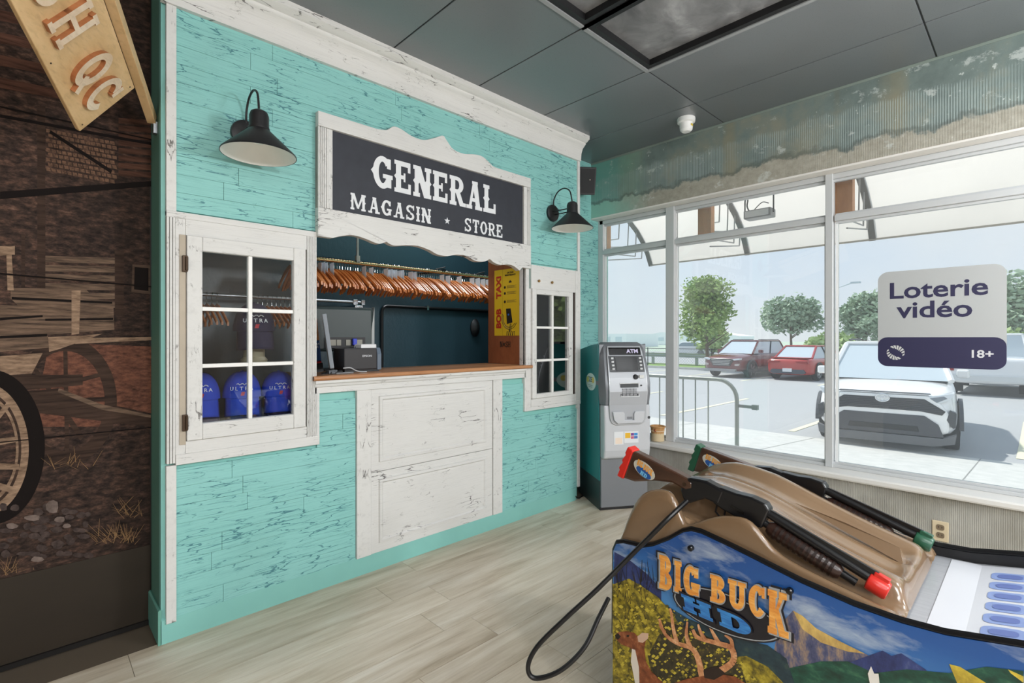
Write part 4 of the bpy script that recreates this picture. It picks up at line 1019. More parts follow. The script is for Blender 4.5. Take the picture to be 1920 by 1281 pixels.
def slab(s0, s1, u0, u1, n0, n1): 
    vs = [fr3(s, u, n) for n in (n0, n1) for u in (u0, u1) for s in (s0, s1)]
    return MB().add(vs, [(0, 2, 3, 1), (4, 5, 7, 6), (0, 1, 5, 4), (2, 6, 7, 3), (0, 4, 6, 2), (1, 3, 7, 5)])
slab(0, L_, 0, Wd, -.018, 0).build('board', PINE, t, W=True, bevel=.003)
for (c, s1) in (('C', .045), ('Q', .155), ('H', .335), ('S', .47), ('*', .60)):
    P, W_ = glyph(c, .19, .15 if c != 'H' else .10, False)
    m = MB()
    hgt = .17
    for q in P:
        pts = [fr3(s1+hgt*.62*(W_-px_), .055+py_*hgt, .0) for px_, py_ in q]
        n = len(pts); cc_ = sum(pts, Vector())/n; dp = .016+3e-5*P.index(q); vs = pts+[p+nrm*dp for p in pts]
        m.add(vs, [(i, (i+1) % n, n+(i+1) % n, n+i) for i in range(n)]); m.add(vs[n:], [tuple(range(n))], 1)
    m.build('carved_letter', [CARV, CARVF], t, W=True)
for (s_, u_) in ((.02, .02), (.02, Wd-.02), (.30, .02)): MB().lathe([(0, 0), (.003, 0), (.003, .001), (0, .001)], fr3(s_, u_, .0), 8, M=nrm.to_track_quat('Z', 'Y').to_matrix().to_4x4()).build('nail', IRON, t, W=True)
t = thing('wood_strut', 'slanting pine strut beside the hanging wood sign', 'strut', (.375, .10, 2.26))
a0, a1 = Vector((.392, .10, 2.25)), Vector((.392, .10, 2.25))-ax*.95
sx_ = ax.cross(Vector((0, 0, 1))).normalized(); sy_ = sx_.cross(ax).normalized()
m = MB(); vs = [p+sx_*a+sy_*b for p in (a0, a1) for a, b in ((-.016, -.022), (.016, -.022), (.016, .022), (-.016, .022))]
m.add(vs, [(0, 1, 2, 3), (7, 6, 5, 4), (0, 4, 5, 1), (1, 5, 6, 2), (2, 6, 7, 3), (3, 7, 4, 0)]); m.build('bar', PINE, t, W=True, bevel=.002)
MB().box(.395, .409, .085, .115, 2.19, 2.24).build('metal_tab', STEEL, t, W=True)

# ================================================================== MURAL PRINT
def mp(u, v): p = onY(u, v, .245); return (p.x, p.z)
mural = MB().box(-4.2, .405, .2405, .245, .357, 2.945).build('mural_sheet', None, wall_left)
g = G('mural_print_base'); X, Y, Z = g.xyz()
n = g.noise(g.pos((1.2, 1, 9)), 3, 7, .65); n2 = g.noise(g.pos((3, 1, 3)), 4, 5)
logs = g.wave(g.warp(g.pos((.25, 0, 1)), 3, .02), 3.6, .8, 'Z')
cab = g.ramp(n, [(.30, (20, 15, 12)), (.5, (40, 31, 25)), (.66, (66, 50, 40)), (.8, (96, 74, 58))])
gr1 = g.ramp(g.noise(g.pos((4, 1, 8)), 7, 7, .7), [(.32, (28, 22, 20)), (.5, (58, 45, 39)), (.62, (88, 65, 54)), (.75, (124, 96, 82))])
cab = g.mix(g.math('MULTIPLY', g.band(logs, .55, .15), .75), cab, lin((12, 9, 8)))
fade = g.band(g.math('ADD', Z, g.math('MULTIPLY', n2, .2)), 1.18, 1.36)
c = g.mix(fade, gr1, cab); c = g.mix(g.math('MULTIPLY', g.band(X, .05, .42), .45), c, lin((24, 18, 15)))
mural.data.materials.clear(); mural.data.materials.append(g.out(c, .75, spec=.15))
def pm(name, a, b, sc=(2, 1, 22), r=.42):
    g_ = G(name); q = g_.noise(g_.pos(sc), 3, 6, .65)
    return g_.out(g_.ramp(q, [(.3, a), (.7, b)]), .75, spec=.15)
MW = pm('mural_worn_plank', (46, 37, 31), (128, 104, 86), (3, 1, 34)); MD = pm('mural_dark_plank', (34, 25, 21), (74, 56, 46)); ML = pm('mural_pale_wood', (88, 68, 54), (164, 136, 112), (6, 1, 26))
MR = pm('mural_red_ground', (58, 38, 32), (126, 82, 64), (12, 1, 26)); MK = flat((22, 16, 14), .8, 0, .15); MST = pm('mural_stone', (86, 74, 68), (128, 112, 104), (9, 1, 9)); MG = flat((138, 108, 76), .8, 0, .15)
layer = [.2404]
def art(name, polys, mat):
    layer[0] -= .0002
    m_ = MB()
    for i_, P in enumerate(polys): m_.prism([mp(*p) for p in P], 'y', layer[0]-.00015*i_/len(polys), layer[0]+.0003)
    o_ = m_.build(name, mat, mural)
    if len(polys) > 8: o_['kind'] = 'stuff'
    return o_
art('cabin_post', [[(70, 200), (85, 200), (85, 560), (70, 560)], [(215, 470), (232, 470), (232, 590), (215, 590)], [(40, 440), (47, 440), (47, 545), (40, 545)]], MD)
art('cabin_log', [[(85, 480+i*17), (215, 484+i*16.5), (215, 495+i*16.5), (85, 492+i*17)] for i in range(6)], MW)
sh = []
for r_ in range(9):
    for c_ in range(13):
        u0, v0 = 86+c_*10+(r_ % 2)*4, 242+r_*9+c_*1.9
        sh.append([(u0, v0), (u0+8, v0+1.5), (u0+9, v0+8), (u0+1, v0+6.5)])
art('shingle', sh, pm('mural_shingle', (62, 46, 36), (128, 96, 76), (30, 1, 30)))
art('siding', [[(222, 222+i*14), (283, 226+i*14), (283, 236+i*14), (222, 232+i*14)] for i in range(8)], pm('mural_siding', (44, 30, 24), (98, 66, 52)))
art('beam', [[(0, 215), (283, 268), (283, 273), (0, 221)], [(95, 245), (210, 320), (208, 326), (92, 250)], [(0, 360), (283, 340), (283, 350), (0, 374)]], MK)
art('upper_board', [[(0, 20+i*42), (120, 45+i*42), (120, 62+i*42), (0, 40+i*42)] for i in range(4)], pm('mural_upper_board', (44, 28, 22), (104, 70, 56)))
art('window', [[(248, 496), (281, 498), (281, 552), (246, 548)]], pm('mural_window', (58, 44, 36), (92, 74, 62)))
art('window_dark', [[(252, 501), (278, 503), (278, 546), (251, 543)]], MK)
art('red_ground', [[(90, 655), (150, 645), (283, 650), (283, 775), (215, 760), (200, 800), (60, 800)]], MR)
def ring(cu, cv, ru, rv, tu, tv, a0=0, a1=360, n_=40):
    out = []
    for k in range(n_):
        a, b = math.radians(a0+(a1-a0)*k/n_), math.radians(a0+(a1-a0)*(k+1)/n_)
        out.append([(cu+ru*math.cos(a), cv+rv*math.sin(a)), (cu+ru*math.cos(b), cv+rv*math.sin(b)), (cu+(ru-tu)*math.cos(b), cv+(rv-tv)*math.sin(b)), (cu+(ru-tu)*math.cos(a), cv+(rv-tv)*math.sin(a))])
    return out
art('far_wheel', ring(122, 752, 97, 120, 23, 26), MD)
art('far_spoke', [[(118, 640), (126, 640), (130, 860), (122, 862)], [(40, 750), (200, 744), (200, 752), (40, 760)], [(60, 690), (66, 686), (158, 818), (150, 826)], [(150, 708), (205, 695), (206, 702), (152, 716)]], MD)
art('wagon_back_board', [[(20, 540), (160, 542), (178, 560), (212, 566), (214, 618), (90, 628), (20, 560)]], MW)
art('board_gap', [[(22, 557), (210, 566), (210, 570), (22, 562)], [(80, 598), (212, 596), (212, 600), (80, 602)]], MK)
art('upright', [[(134, 545), (151, 545), (148, 626), (134, 628)]], ML)
art('wagon_side_board', [[(0, 572), (78, 574), (80, 593), (0, 598)], [(0, 600), (84, 594), (88, 628), (0, 632)], [(0, 634), (90, 630), (91, 652), (0, 660)]], MW)
art('side_gap', [[(0, 596), (80, 591), (80, 595), (0, 601)], [(0, 630), (88, 626), (88, 631), (0, 635)]], MK)
art('floor_edge', [[(90, 632), (150, 630), (192, 626), (110, 655), (92, 660)], [(0, 668), (80, 662), (60, 700), (0, 705)], [(150, 634), (283, 632), (283, 638), (140, 645)]], ML)
art('seat_post', [[(0, 462), (28, 462), (28, 478), (0, 480)], [(12, 478), (22, 478), (26, 545), (14, 545)]], ML)
art('shaft', [[(0, 704), (155, 702), (155, 722), (0, 735)], [(40, 735), (110, 728), (190, 760), (282, 780), (282, 800), (180, 788), (40, 770)]], MD)
art('shaft_light', [[(110, 728), (190, 758), (282, 778), (282, 783), (190, 768), (108, 735)]], MW)
art('near_wheel_shadow', ring(-18, 838, 102, 145, 32, 36, -100, 100), MK)
art('near_wheel', ring(-30, 842, 84, 124, 24, 30, -100, 100), ML)
art('near_wheel_gap', ring(-30, 842, 70, 108, 5, 6, -100, 100), MD)
art('near_spoke', [[(0, 770), (20, 745), (26, 752), (0, 785)], [(0, 868), (36, 870), (36, 880), (0, 880)], [(0, 822), (32, 818), (32, 828), (0, 834)], [(0, 905), (26, 912), (24, 924), (0, 918)]], ML)
rs = random.Random(5)
def blob(u, v, a, b): return [(u+a*math.cos(q)*rs.uniform(.8, 1.1), v+b*math.sin(q)*rs.uniform(.8, 1.1)) for q in [2*PI*k/9 for k in range(9)]]
art('stone', [blob(rs.uniform(5, 170), rs.uniform(945, 1045), rs.uniform(6, 15), rs.uniform(4, 8)) for k in range(46)], pm('mural_pebble', (46, 38, 35), (84, 70, 65), (14, 1, 14)))
art('pale_stone', [blob(61, 970, 16, 6), blob(98, 950, 13, 14), blob(112, 973, 11, 6), blob(22, 985, 12, 6), blob(125, 985, 8, 5), blob(70, 1048, 12, 6)], MST)
gp = []
for (gu, gv, nn, sp_) in ((40, 1070, 26, 38), (215, 1010, 34, 40), (150, 870, 16, 60), (250, 960, 18, 30), (225, 1005, 20, 30), (20, 1075, 14, 20)):
    for k in range(nn):
        u, v = gu+rs.uniform(-sp_, sp_), gv+rs.uniform(-6, 12); du, dv = rs.uniform(-26, 26), -rs.uniform(4, 34)
        gp.append([(u, v), (u+1.3, v), (u+du+.4, v+dv), (u+du, v+dv)])
gp = [P for P in gp if max(p[0] for p in P) < 283 and min(p[1] for p in P) > 700 and all(p[1] < 1082-.215*p[0] for p in P)]
art('grass_blade', gp, MG)
art('board_seam', [[(0, 500+12), (283, 537), (283, 539), (0, 515)], [(0, 828), (283, 800), (283, 802), (0, 830)], [(0, 200), (283, 262), (283, 264), (0, 203)]], MK)

# ================================================================== ARCADE HUNTING GAME
MXC, HWID = 1.73, .31
t = thing('arcade_cabinet', 'hunting arcade cabinet with painted side and brown moulded gun deck', 'arcade machine', (MXC, -2.2, 0))
def interp(T, y):
    T = sorted(T)
    if y <= T[0][0]: return T[0][1]
    for (a, va), (b, vb) in zip(T, T[1:]):
        if a <= y <= b: return va+(vb-va)*(y-a)/(b-a)
    return T[-1][1]
SIDE = [(-1.577, .0), (-1.577, .30), (-1.580, .585), (-1.592, .612), (-1.62, .622), (-1.69, .628), (-1.73, .645), (-1.785, .680), (-1.83, .716), (-1.855, .727), (-1.885, .728), (-1.95, .717), (-2.016, .704), (-2.148, .676), (-2.264, .660), (-2.355, .657), (-2.43, .662), (-2.55, .687), (-2.70, .745), (-2.85, .82), (-2.85, 0)]
ART = None
BODY = flat((20, 20, 22), .45)
for s_ in (-1, 1):
    x0 = MXC+s_*HWID
    if s_ > 0: MB().prism(SIDE, 'x', x0-.018, x0).build('side_panel', BODY, t, W=True)
    m = MB(); pts = [(x0-s_*.009, y-.0, z+.004) for y, z in SIDE[1:-1]]
    m.tube(pts, .0085, 8); m.build('edge_moulding', flat((18, 18, 20), .28), t, W=True, smooth=True)
front = [(y, z) for y, z in SIDE if z < .6]
MB().box(MXC-HWID+.018, MXC+HWID-.018, -1.60, -1.582, .0, .60).build('front_panel', BODY, t, W=True)
MB().box(MXC-HWID+.018, MXC+HWID-.018, -2.85, -2.832, .0, .81).build('rear_panel', BODY, t, W=True)
# --- painted side
g = G('side_art_sky'); X, Y, Z = g.xyz()
n = g.noise(g.warp(g.pos((1, 2.2, 7)), 2, .4), 2.6, 6, .6)
sky = g.ramp(g.math('ADD', Z, g.math('MULTIPLY', n, .05)), [(.38, (150, 186, 204)), (.50, (72, 132, 190)), (.66, (34, 84, 150)), (.78, (28, 66, 128))])
c = g.mix(g.math('MULTIPLY', g.band(n, .50, .74), .75), sky, lin((196, 206, 212)))
ARTSKY = g.out(c, .28)
xs = MXC-HWID
side = MB().prism(SIDE, 'x', xs, xs+.018).build('side_panel', ARTSKY, t, W=True, label='painted side panel with deer, mountains and game title')
lay = [xs-.0001]
def ap(u, v): p = onX(u, v, xs); return (p.y, max(.002, p.z))
def sart(name, polys, mat, yz=False):
    lay[0] -= .0002
    m_ = MB()
    if len(polys) <= 3:
        for P in polys: o_ = MB().prism(P if yz else [ap(*p) for p in P], 'x', lay[0], lay[0]+.0001).build(name, mat, side, W=True)
        return o_
    for i_, P in enumerate(polys): m_.prism(P if yz else [ap(*p) for p in P], 'x', lay[0]-.0001*i_/len(polys), lay[0]+.0001)
    o_ = m_.build(name, mat, side, W=True); o_['kind'] = 'stuff'; return o_
def nm(name, stops, sc=(1, 6, 6), ns=6, r=.3):
    g_ = G(name); q = g_.noise(g_.pos(sc), ns, 7, .65); return g_.out(g_.ramp(q, stops), r)
MTN = nm('art_mountain', [(.30, (34, 42, 78)), (.48, (78, 82, 112)), (.6, (150, 128, 110)), (.75, (204, 178, 130))], (1, 12, 5), 3)
MTB = nm('art_blue_range', [(.3, (24, 30, 70)), (.6, (52, 66, 120)), (.8, (110, 120, 150))], (1, 9, 5), 3)
FOL = nm('art_yellow_foliage', [(.30, (44, 40, 20)), (.42, (96, 86, 28)), (.55, (156, 138, 38)), (.72, (206, 186, 70))], (1, 5, 5), 7)
GRN = nm('art_green_hill', [(.3, (14, 40, 34)), (.55, (28, 78, 62)), (.75, (70, 116, 84))], (1, 5, 9), 5)
SHR = nm('art_dark_shrub', [(.3, (24, 26, 20)), (.6, (66, 58, 36)), (.8, (140, 118, 54))], (1, 8, 8), 7)
sart('far_range', [[(1152, 1035), (1180, 1050), (1215, 1078), (1240, 1105), (1240, 1150), (1150, 1150)]], MTB)
sart('mountain', [[(1440, 1281), (1460, 1175), (1487, 1145), (1505, 1155), (1530, 1178), (1560, 1196), (1600, 1215), (1640, 1235), (1700, 1281)]], MTN)
sart('peak_light', [[(1487, 1145), (1505, 1155), (1530, 1178), (1570, 1200), (1622, 1226), (1590, 1222), (1540, 1205), (1505, 1180)]], nm('art_sunlit_ridge', [(.3, (160, 128, 76)), (.7, (226, 192, 110))], (1, 10, 4), 4))
sart('purple_peak', [[(1560, 1260), (1600, 1240), (1655, 1220), (1672, 1230), (1690, 1225), (1735, 1255), (1760, 1281), (1540, 1281)]], MTB)
sart('pine_hill', [[(1430, 1281), (1470, 1255), (1540, 1240), (1590, 1240), (1640, 1262), (1700, 1255), (1780, 1262), (1850, 1250), (1919, 1258), (1919, 1281)]], GRN)
sart('gold_ridge', [[(1780, 1245), (1800, 1250), (1850, 1281), (1795, 1281)], [(1890, 1255), (1919, 1268), (1919, 1280), (1895, 1262)]], nm('art_gold', [(.3, (150, 128, 40)), (.7, (222, 196, 70))]))
sart('valley', [[(1222, 1118), (1290, 1160), (1380, 1195), (1440, 1210), (1475, 1235), (1490, 1281), (1222, 1281)]], nm('art_valley', [(.3, (18, 34, 48)), (.55, (34, 58, 66)), (.75, (66, 84, 70))], (1, 6, 9), 5))
b_ = [(y, z) for y, z in [(-1.580, .002), (-1.580, .545)]]
fol = [ap(1152, 1095), ap(1180, 1085), ap(1205, 1100), ap(1235, 1120), ap(1262, 1150), ap(1290, 1200), ap(1330, 1235), ap(1400, 1230), ap(1440, 1250), ap(1470, 1281)]
fol += [(fol[-1][0], .002), (-1.579, .002), (-1.579, fol[0][1])]
sart('foliage', [fol], FOL, True)
sart('shrub', [[(1250, 1165), (1300, 1180), (1350, 1205), (1390, 1250), (1400, 1281), (1230, 1281), (1215, 1230)]], SHR)
rs = random.Random(9)
tw = []
for k in range(40):
    u, v = rs.uniform(1156, 1235), rs.uniform(1085, 1130); du, dv = rs.uniform(-10, 10), -rs.uniform(14, 44)
    if v+dv > 1046: tw.append([(u, v), (u+1.2, v), (u+du+.4, v+dv), (u+du, v+dv)])
for k in range(70):
    u, v = rs.uniform(1152, 1300), rs.uniform(1130, 1278); du, dv = rs.uniform(-14, 14), -rs.uniform(6, 26); tw.append([(u, v), (u+1.3, v), (u+du+.4, v+dv), (u+du, v+dv)])
sart('twig', tw, flat((40, 34, 26), .4))
lf = []
for k in range(900):
    u, v = rs.uniform(1152, 1420), rs.uniform(1095, 1280)
    if v < 1095+(u-1200)*.75: continue
    a = rs.uniform(1.2, 4.5); lf.append([(u-a, v), (u, v-a*.8), (u+a, v), (u, v+a*.8)])
sart('leaf', lf[::2], flat((196, 176, 60), .4)); sart('leaf', lf[1::4], flat((150, 134, 44), .4)); sart('leaf', lf[3::4], flat((92, 84, 34), .4))
BRN = nm('art_deer_coat', [(.3, (92, 44, 22)), (.55, (140, 76, 42)), (.75, (184, 124, 82))], (1, 9, 9), 5)
sart('doe', [[(1155, 1190), (1160, 1185), (1176, 1183), (1190, 1186), (1196, 1192), (1206, 1194), (1212, 1200), (1209, 1215), (1212, 1240), (1222, 1258), (1245, 1281), (1198, 1281), (1190, 1240), (1184, 1215), (1166, 1208), (1156, 1198)]], BRN)
sart('doe_ear', [[(1196, 1193), (1205, 1186), (1217, 1187), (1216, 1197), (1206, 1205), (1198, 1203)]], flat((206, 172, 148), .4))
sart('doe_face', [[(1154, 1190), (1160, 1187), (1165, 1193), (1160, 1199), (1155, 1196)], [(1176, 1190), (1181, 1190), (1180, 1194), (1176, 1194)]], flat((30, 20, 16), .4))
sart('doe_throat', [[(1186, 1216), (1192, 1218), (1199, 1250), (1200, 1281), (1192, 1281), (1184, 1240)]], flat((222, 212, 198), .4))
def stroke(P, w0, w1):
    out = []
    Q = bez([(a, b, 0) for a, b in P], 6)
    for i in range(len(Q)-1):
        d = (Q[i+1]-Q[i]).normalized(); nn_ = Vector((-d.y, d.x, 0)); a = w0+(w1-w0)*i/len(Q); b = w0+(w1-w0)*(i+1)/len(Q)
        out.append([tuple((Q[i]+nn_*a)[:2]), tuple((Q[i+1]+nn_*b)[:2]), tuple((Q[i+1]-nn_*b)[:2]), tuple((Q[i]-nn_*a)[:2])])
    return out
AN = []
for P, a, b in (([(1318, 1270), (1310, 1235), (1298, 1215), (1270, 1205), (1248, 1188), (1237, 1160)], 6, 2), ([(1270, 1203), (1264, 1180), (1260, 1150), (1257, 1140)], 4, 1.5), ([(1295, 1213), (1288, 1190), (1290, 1165)], 4.5, 1.5),
                ([(1345, 1262), (1375, 1240), (1372, 1215), (1345, 1205), (1310, 1195), (1300, 1180)], 7, 2.5), ([(1350, 1208), (1340, 1190), (1332, 1175)], 4.5, 1.5), ([(1322, 1198), (1314, 1183), (1310, 1170)], 4, 1.5), ([(1374, 1220), (1372, 1200), (1360, 1190)], 4.5, 1.5), ([(1248, 1185), (1240, 1175), (1238, 1168)], 3, 1.5)):
    AN += stroke(P, a, b)
sart('antler', AN, nm('art_antler', [(.3, (150, 84, 48)), (.55, (206, 146, 100)), (.75, (236, 200, 160))], (1, 8, 8), 6))
sart('buck', [[(1262, 1281), (1290, 1272), (1312, 1268), (1345, 1262), (1380, 1268), (1400, 1281)]], BRN)
sart('buck_shadow', [[(1320, 1256), (1345, 1248), (1362, 1262), (1340, 1274), (1322, 1270)]], flat((40, 26, 20), .4))
sart('eagle_feather', [[(1632, 1281), (1628, 1262), (1634, 1248), (1640, 1262), (1648, 1262), (1650, 1281)]], flat((224, 220, 212), .4))
# --- game title on the side
def tl(u, v): p = onX(u, v, xs); return Vector((lay[0]-.0002, p.y, p.z))
lay[0] -= .001
DKO = flat((24, 22, 30), .35); SLV = flat((176, 182, 190), .25, .6); ORG = nm('art_orange_gold', [(.3, (206, 116, 36)), (.6, (236, 168, 80)), (.8, (250, 214, 150))], (1, 3, 14), 6)
# title baseline runs from (1238,1098) to (1490,1205) on the panel
p0, p1 = tl(1238, 1100), tl(1480, 1180)
ux_ = (p1-p0); wid = ux_.length
def el(u, v, a, b, rot=0, n=32):
    cy, cz = ap(u, v); return [(cy+a*math.cos(q)*math.cos(rot)-b*math.sin(q)*math.sin(rot), cz+a*math.cos(q)*math.sin(rot)+b*math.sin(q)*math.cos(rot)) for q in [2*PI*k/n for k in range(n)]]
slope = math.atan2(p1.z-p0.z, p1.y-p0.y)
sart('title_oval', [el(1358, 1148, .155, .060, slope)], DKO, True)
lay[0] -= .0008
sart('title_rope', [[(a, b) for a, b in q] for q in [[el(1358, 1148, .150, .056, slope)[k], el(1358, 1148, .150, .056, slope)[(k+1) % 32], el(1358, 1148, .146, .053, slope)[(k+1) % 32], el(1358, 1148, .146, .053, slope)[k]] for k in range(32)]], SLV, True)
lay[0] -= .0008
up_ = lambda f: .012*math.sin(PI*f)
def hf(f): return 1.12-.30*math.sin(PI*min(1, f*1.02))**1.2 + (.22 if f > .85 else 0)
for mat_, dh, dx, nm_, off in ((DKO, .016, .012, 'title_shadow', -.008), (SLV, .009, .006, 'title_bevel', -.0045), (ORG, 0, 0, 'title_lettering', 0)):
    for only in ((0, 3), (4, 8)):
        m = MB(); o_ = p0+Vector((0, 0, off)); o_ = Vector((lay[0], o_.y+dx, o_.z))
        lettering(m, 'BIG BUCK', o_, Vector((0, ux_.y, ux_.z)), (0, 0, 1), .092+dh, wid+2*dx, .0006, t=.30 if not dh else .34, s=.15 if not dh else .19, spur=False, sp=.06 if not dh else .02, hfun=hf, up=lambda f: (.012*math.sin(PI*f) if f < .85 else -.022), only=only)
        m.build(nm_, mat_, side, W=True)
    lay[0] -= .0008
for mat_, dd, nm_ in ((DKO, .006, 'title_shadow'), (nm('art_title_blue', [(.3, (24, 70, 150)), (.6, (60, 140, 206)), (.8, (150, 206, 236))], (1, 2, 14), 5), 0, 'title_lettering')):
    q0, q1 = tl(1283, 1140), tl(1420, 1198)
    for k_, (cc, f0, f1) in enumerate((('H', 0, .46), ('D', .52, 1.0))):
        a = q0+(q1-q0)*f0; b = q0+(q1-q0)*f1; m = MB()
        lettering(m, cc, Vector((lay[0], a.y+dd, a.z-dd)), Vector((0, (b-a).y, (b-a).z)), (0, .18, 1), .046+2*dd, (b-a).length+2*dd, .0006, t=.28, s=.2, spur=False)
        m.build(nm_, mat_, side, W=True)
    lay[0] -= .0008
for (u, v) in ((1297, 1027), (1482, 1107)):
    p = onX(u, v, xs); MB().lathe([(0, .015), (.006, .014), (.0085, .011), (.0085, 0), (.0, 0)], (xs, p.y, p.z), 14, M=Matrix.Rotation(-PI/2, 4, 'Y')).build('bolt', BLACKG, side, W=True, smooth=True)
# --- brown moulded gun deck
g = G('brown_plastic'); n = g.noise(g.pos(), 5, 5); BR = g.out(g.mix(n, lin((116, 92, 68)), lin((134, 108, 82))), .22, coat=.7)
ZL = [(-1.578, .60), (-1.602, .64), (-1.617, .69), (-1.654, .775), (-1.70, .812), (-1.74, .822), (-1.785, .820), (-1.805, .76), (-1.82, .728), (-1.84, .735), (-1.872, .756), (-1.928, .788), (-2.0, .797), (-2.035, .780), (-2.06, .735), (-2.09, .718), (-2.144, .704), (-2.25, .680), (-2.33, .664), (-2.346, .650), (-2.352, .637)]
ZH = [(-1.578, .60), (-1.60, .68), (-1.62, .74), (-1.68, .800), (-1.74, .833), (-1.80, .845), (-1.86, .842), (-1.94, .827), (-2.0, .806), (-2.1, .768), (-2.2, .733), (-2.29, .706), (-2.325, .695), (-2.338, .680), (-2.346, .655), (-2.352, .637)]
ZT_ = [(-1.578, .60), (-1.60, .655), (-1.65, .72), (-1.70, .745), (-1.78, .745), (-1.85, .728), (-1.95, .72), (-2.05, .695), (-2.15, .672), (-2.25, .655), (-2.33, .648), (-2.346, .642), (-2.352, .636)]
ys = [-1.578, -1.588, -1.60, -1.615, -1.635, -1.66, -1.69, -1.72, -1.75, -1.78, -1.80, -1.82, -1.84, -1.87, -1.90, -1.94, -1.975, -2.0, -2.03, -2.07, -2.12, -2.17, -2.22, -2.27, -2.30, -2.318, -2.328, -2.335, -2.341, -2.346, -2.350, -2.352]
rows = []
for y in ys:
    zs_, zl, zh, zt = interp(SIDE[2:-1], y), interp(ZL, y), interp(ZH, y), interp(ZT_, y)
    k = min(1, max(0, (-1.66-y)/.1))*min(1, max(0, (y+2.345)/.04))
    half = [(.291, min(zs_, zl)-.01), (.290, zl-.006), (.284, zl), (.268, zl), (.258, zl-.012*k), (.252, zt+.006), (.240, zt), (.205, zt), (.192, zt+.008), (.178, zt+(zh-zt)*.8), (.166, zh-.003), (.150, zh), (.118, zh-.002), (.108, zh-.024*k), (.06, zh-.030*k), (.02, zh-.028*k), (0, zh-.022*k)]
    rows.append([(MXC-a, y, b) for a, b in half]+[(MXC+a, y, b) for a, b in half[-2::-1]])
deck = MB().rows(rows).build('gun_deck', BR, t, W=True, smooth=True, angle=70, sub=1, label='glossy brown moulded cover with gun troughs')
# raised wedge on the deck centre
MB().add([(MXC+.03, -2.03, .777), (MXC+.012, -2.31, .676), (MXC+.06, -2.31, .676), (MXC+.034, -2.17, .748), (MXC+.034, -2.30, .712)], [(0, 1, 4, 3), (0, 3, 4, 2), (1, 2, 4)]).build('wedge', BR, deck, W=True)
# --- metal apron running up towards the screen
g = G('brushed_apron'); n = g.noise(g.pos((60, 2, 2)), 3, 3); MET = g.out(g.mix(n, lin((176, 178, 184)), lin((204, 206, 210))), .24, .35)
AP = [(-2.342, .630), (-2.44, .634), (-2.55, .655), (-2.70, .712), (-2.84, .79)]
MB().prism(AP+[(y, z-.01) for y, z in AP[::-1]], 'x', xs+.018, MXC+HWID-.018).build('apron', MET, t, W=True)
AP2 = [(-2.388, .6335), (-2.455, .637), (-2.55, .657), (-2.70, .714), (-2.84, .792)]
MB().prism(AP2+[(y, z-.002) for y, z in AP2[::-1]], 'x', xs+.03, MXC+HWID-.03).build('apron_sheet', flat((226, 228, 234), .14, .15), t, W=True, label='glossy metal sheet coloured pale for reflected sky, with blue shapes')  # pale base colour stands in for sky reflected in the metal
BL = flat((136, 156, 206), .3); BL2 = flat((98, 116, 178), .3)  # two blues for the rounded shapes laid on the sheet
def apz(y): return interp(AP2, y)
for i in range(6):
    for j in range(2):
        xa, xb = xs+.10+i*.075, xs+.16+i*.075; ya, yb = -2.60-.10*j, -2.478-.10*j
        m = MB(); rr = rrect(xa, xb, yb-.075, yb, .018, 4)
        m.add([(a, b, apz(b)+.0008) for a, b in rr], [tuple(range(len(rr)))]); m.build('blue_shape', BL, t, W=True)
        rr = rrect(xa+.014, xb-.014, yb-.062, yb-.013, .012, 4); m = MB(); m.add([(a, b, apz(b)+.0016) for a, b in rr], [tuple(range(len(rr)))]); m.build('blue_shape', BL2, t, W=True)

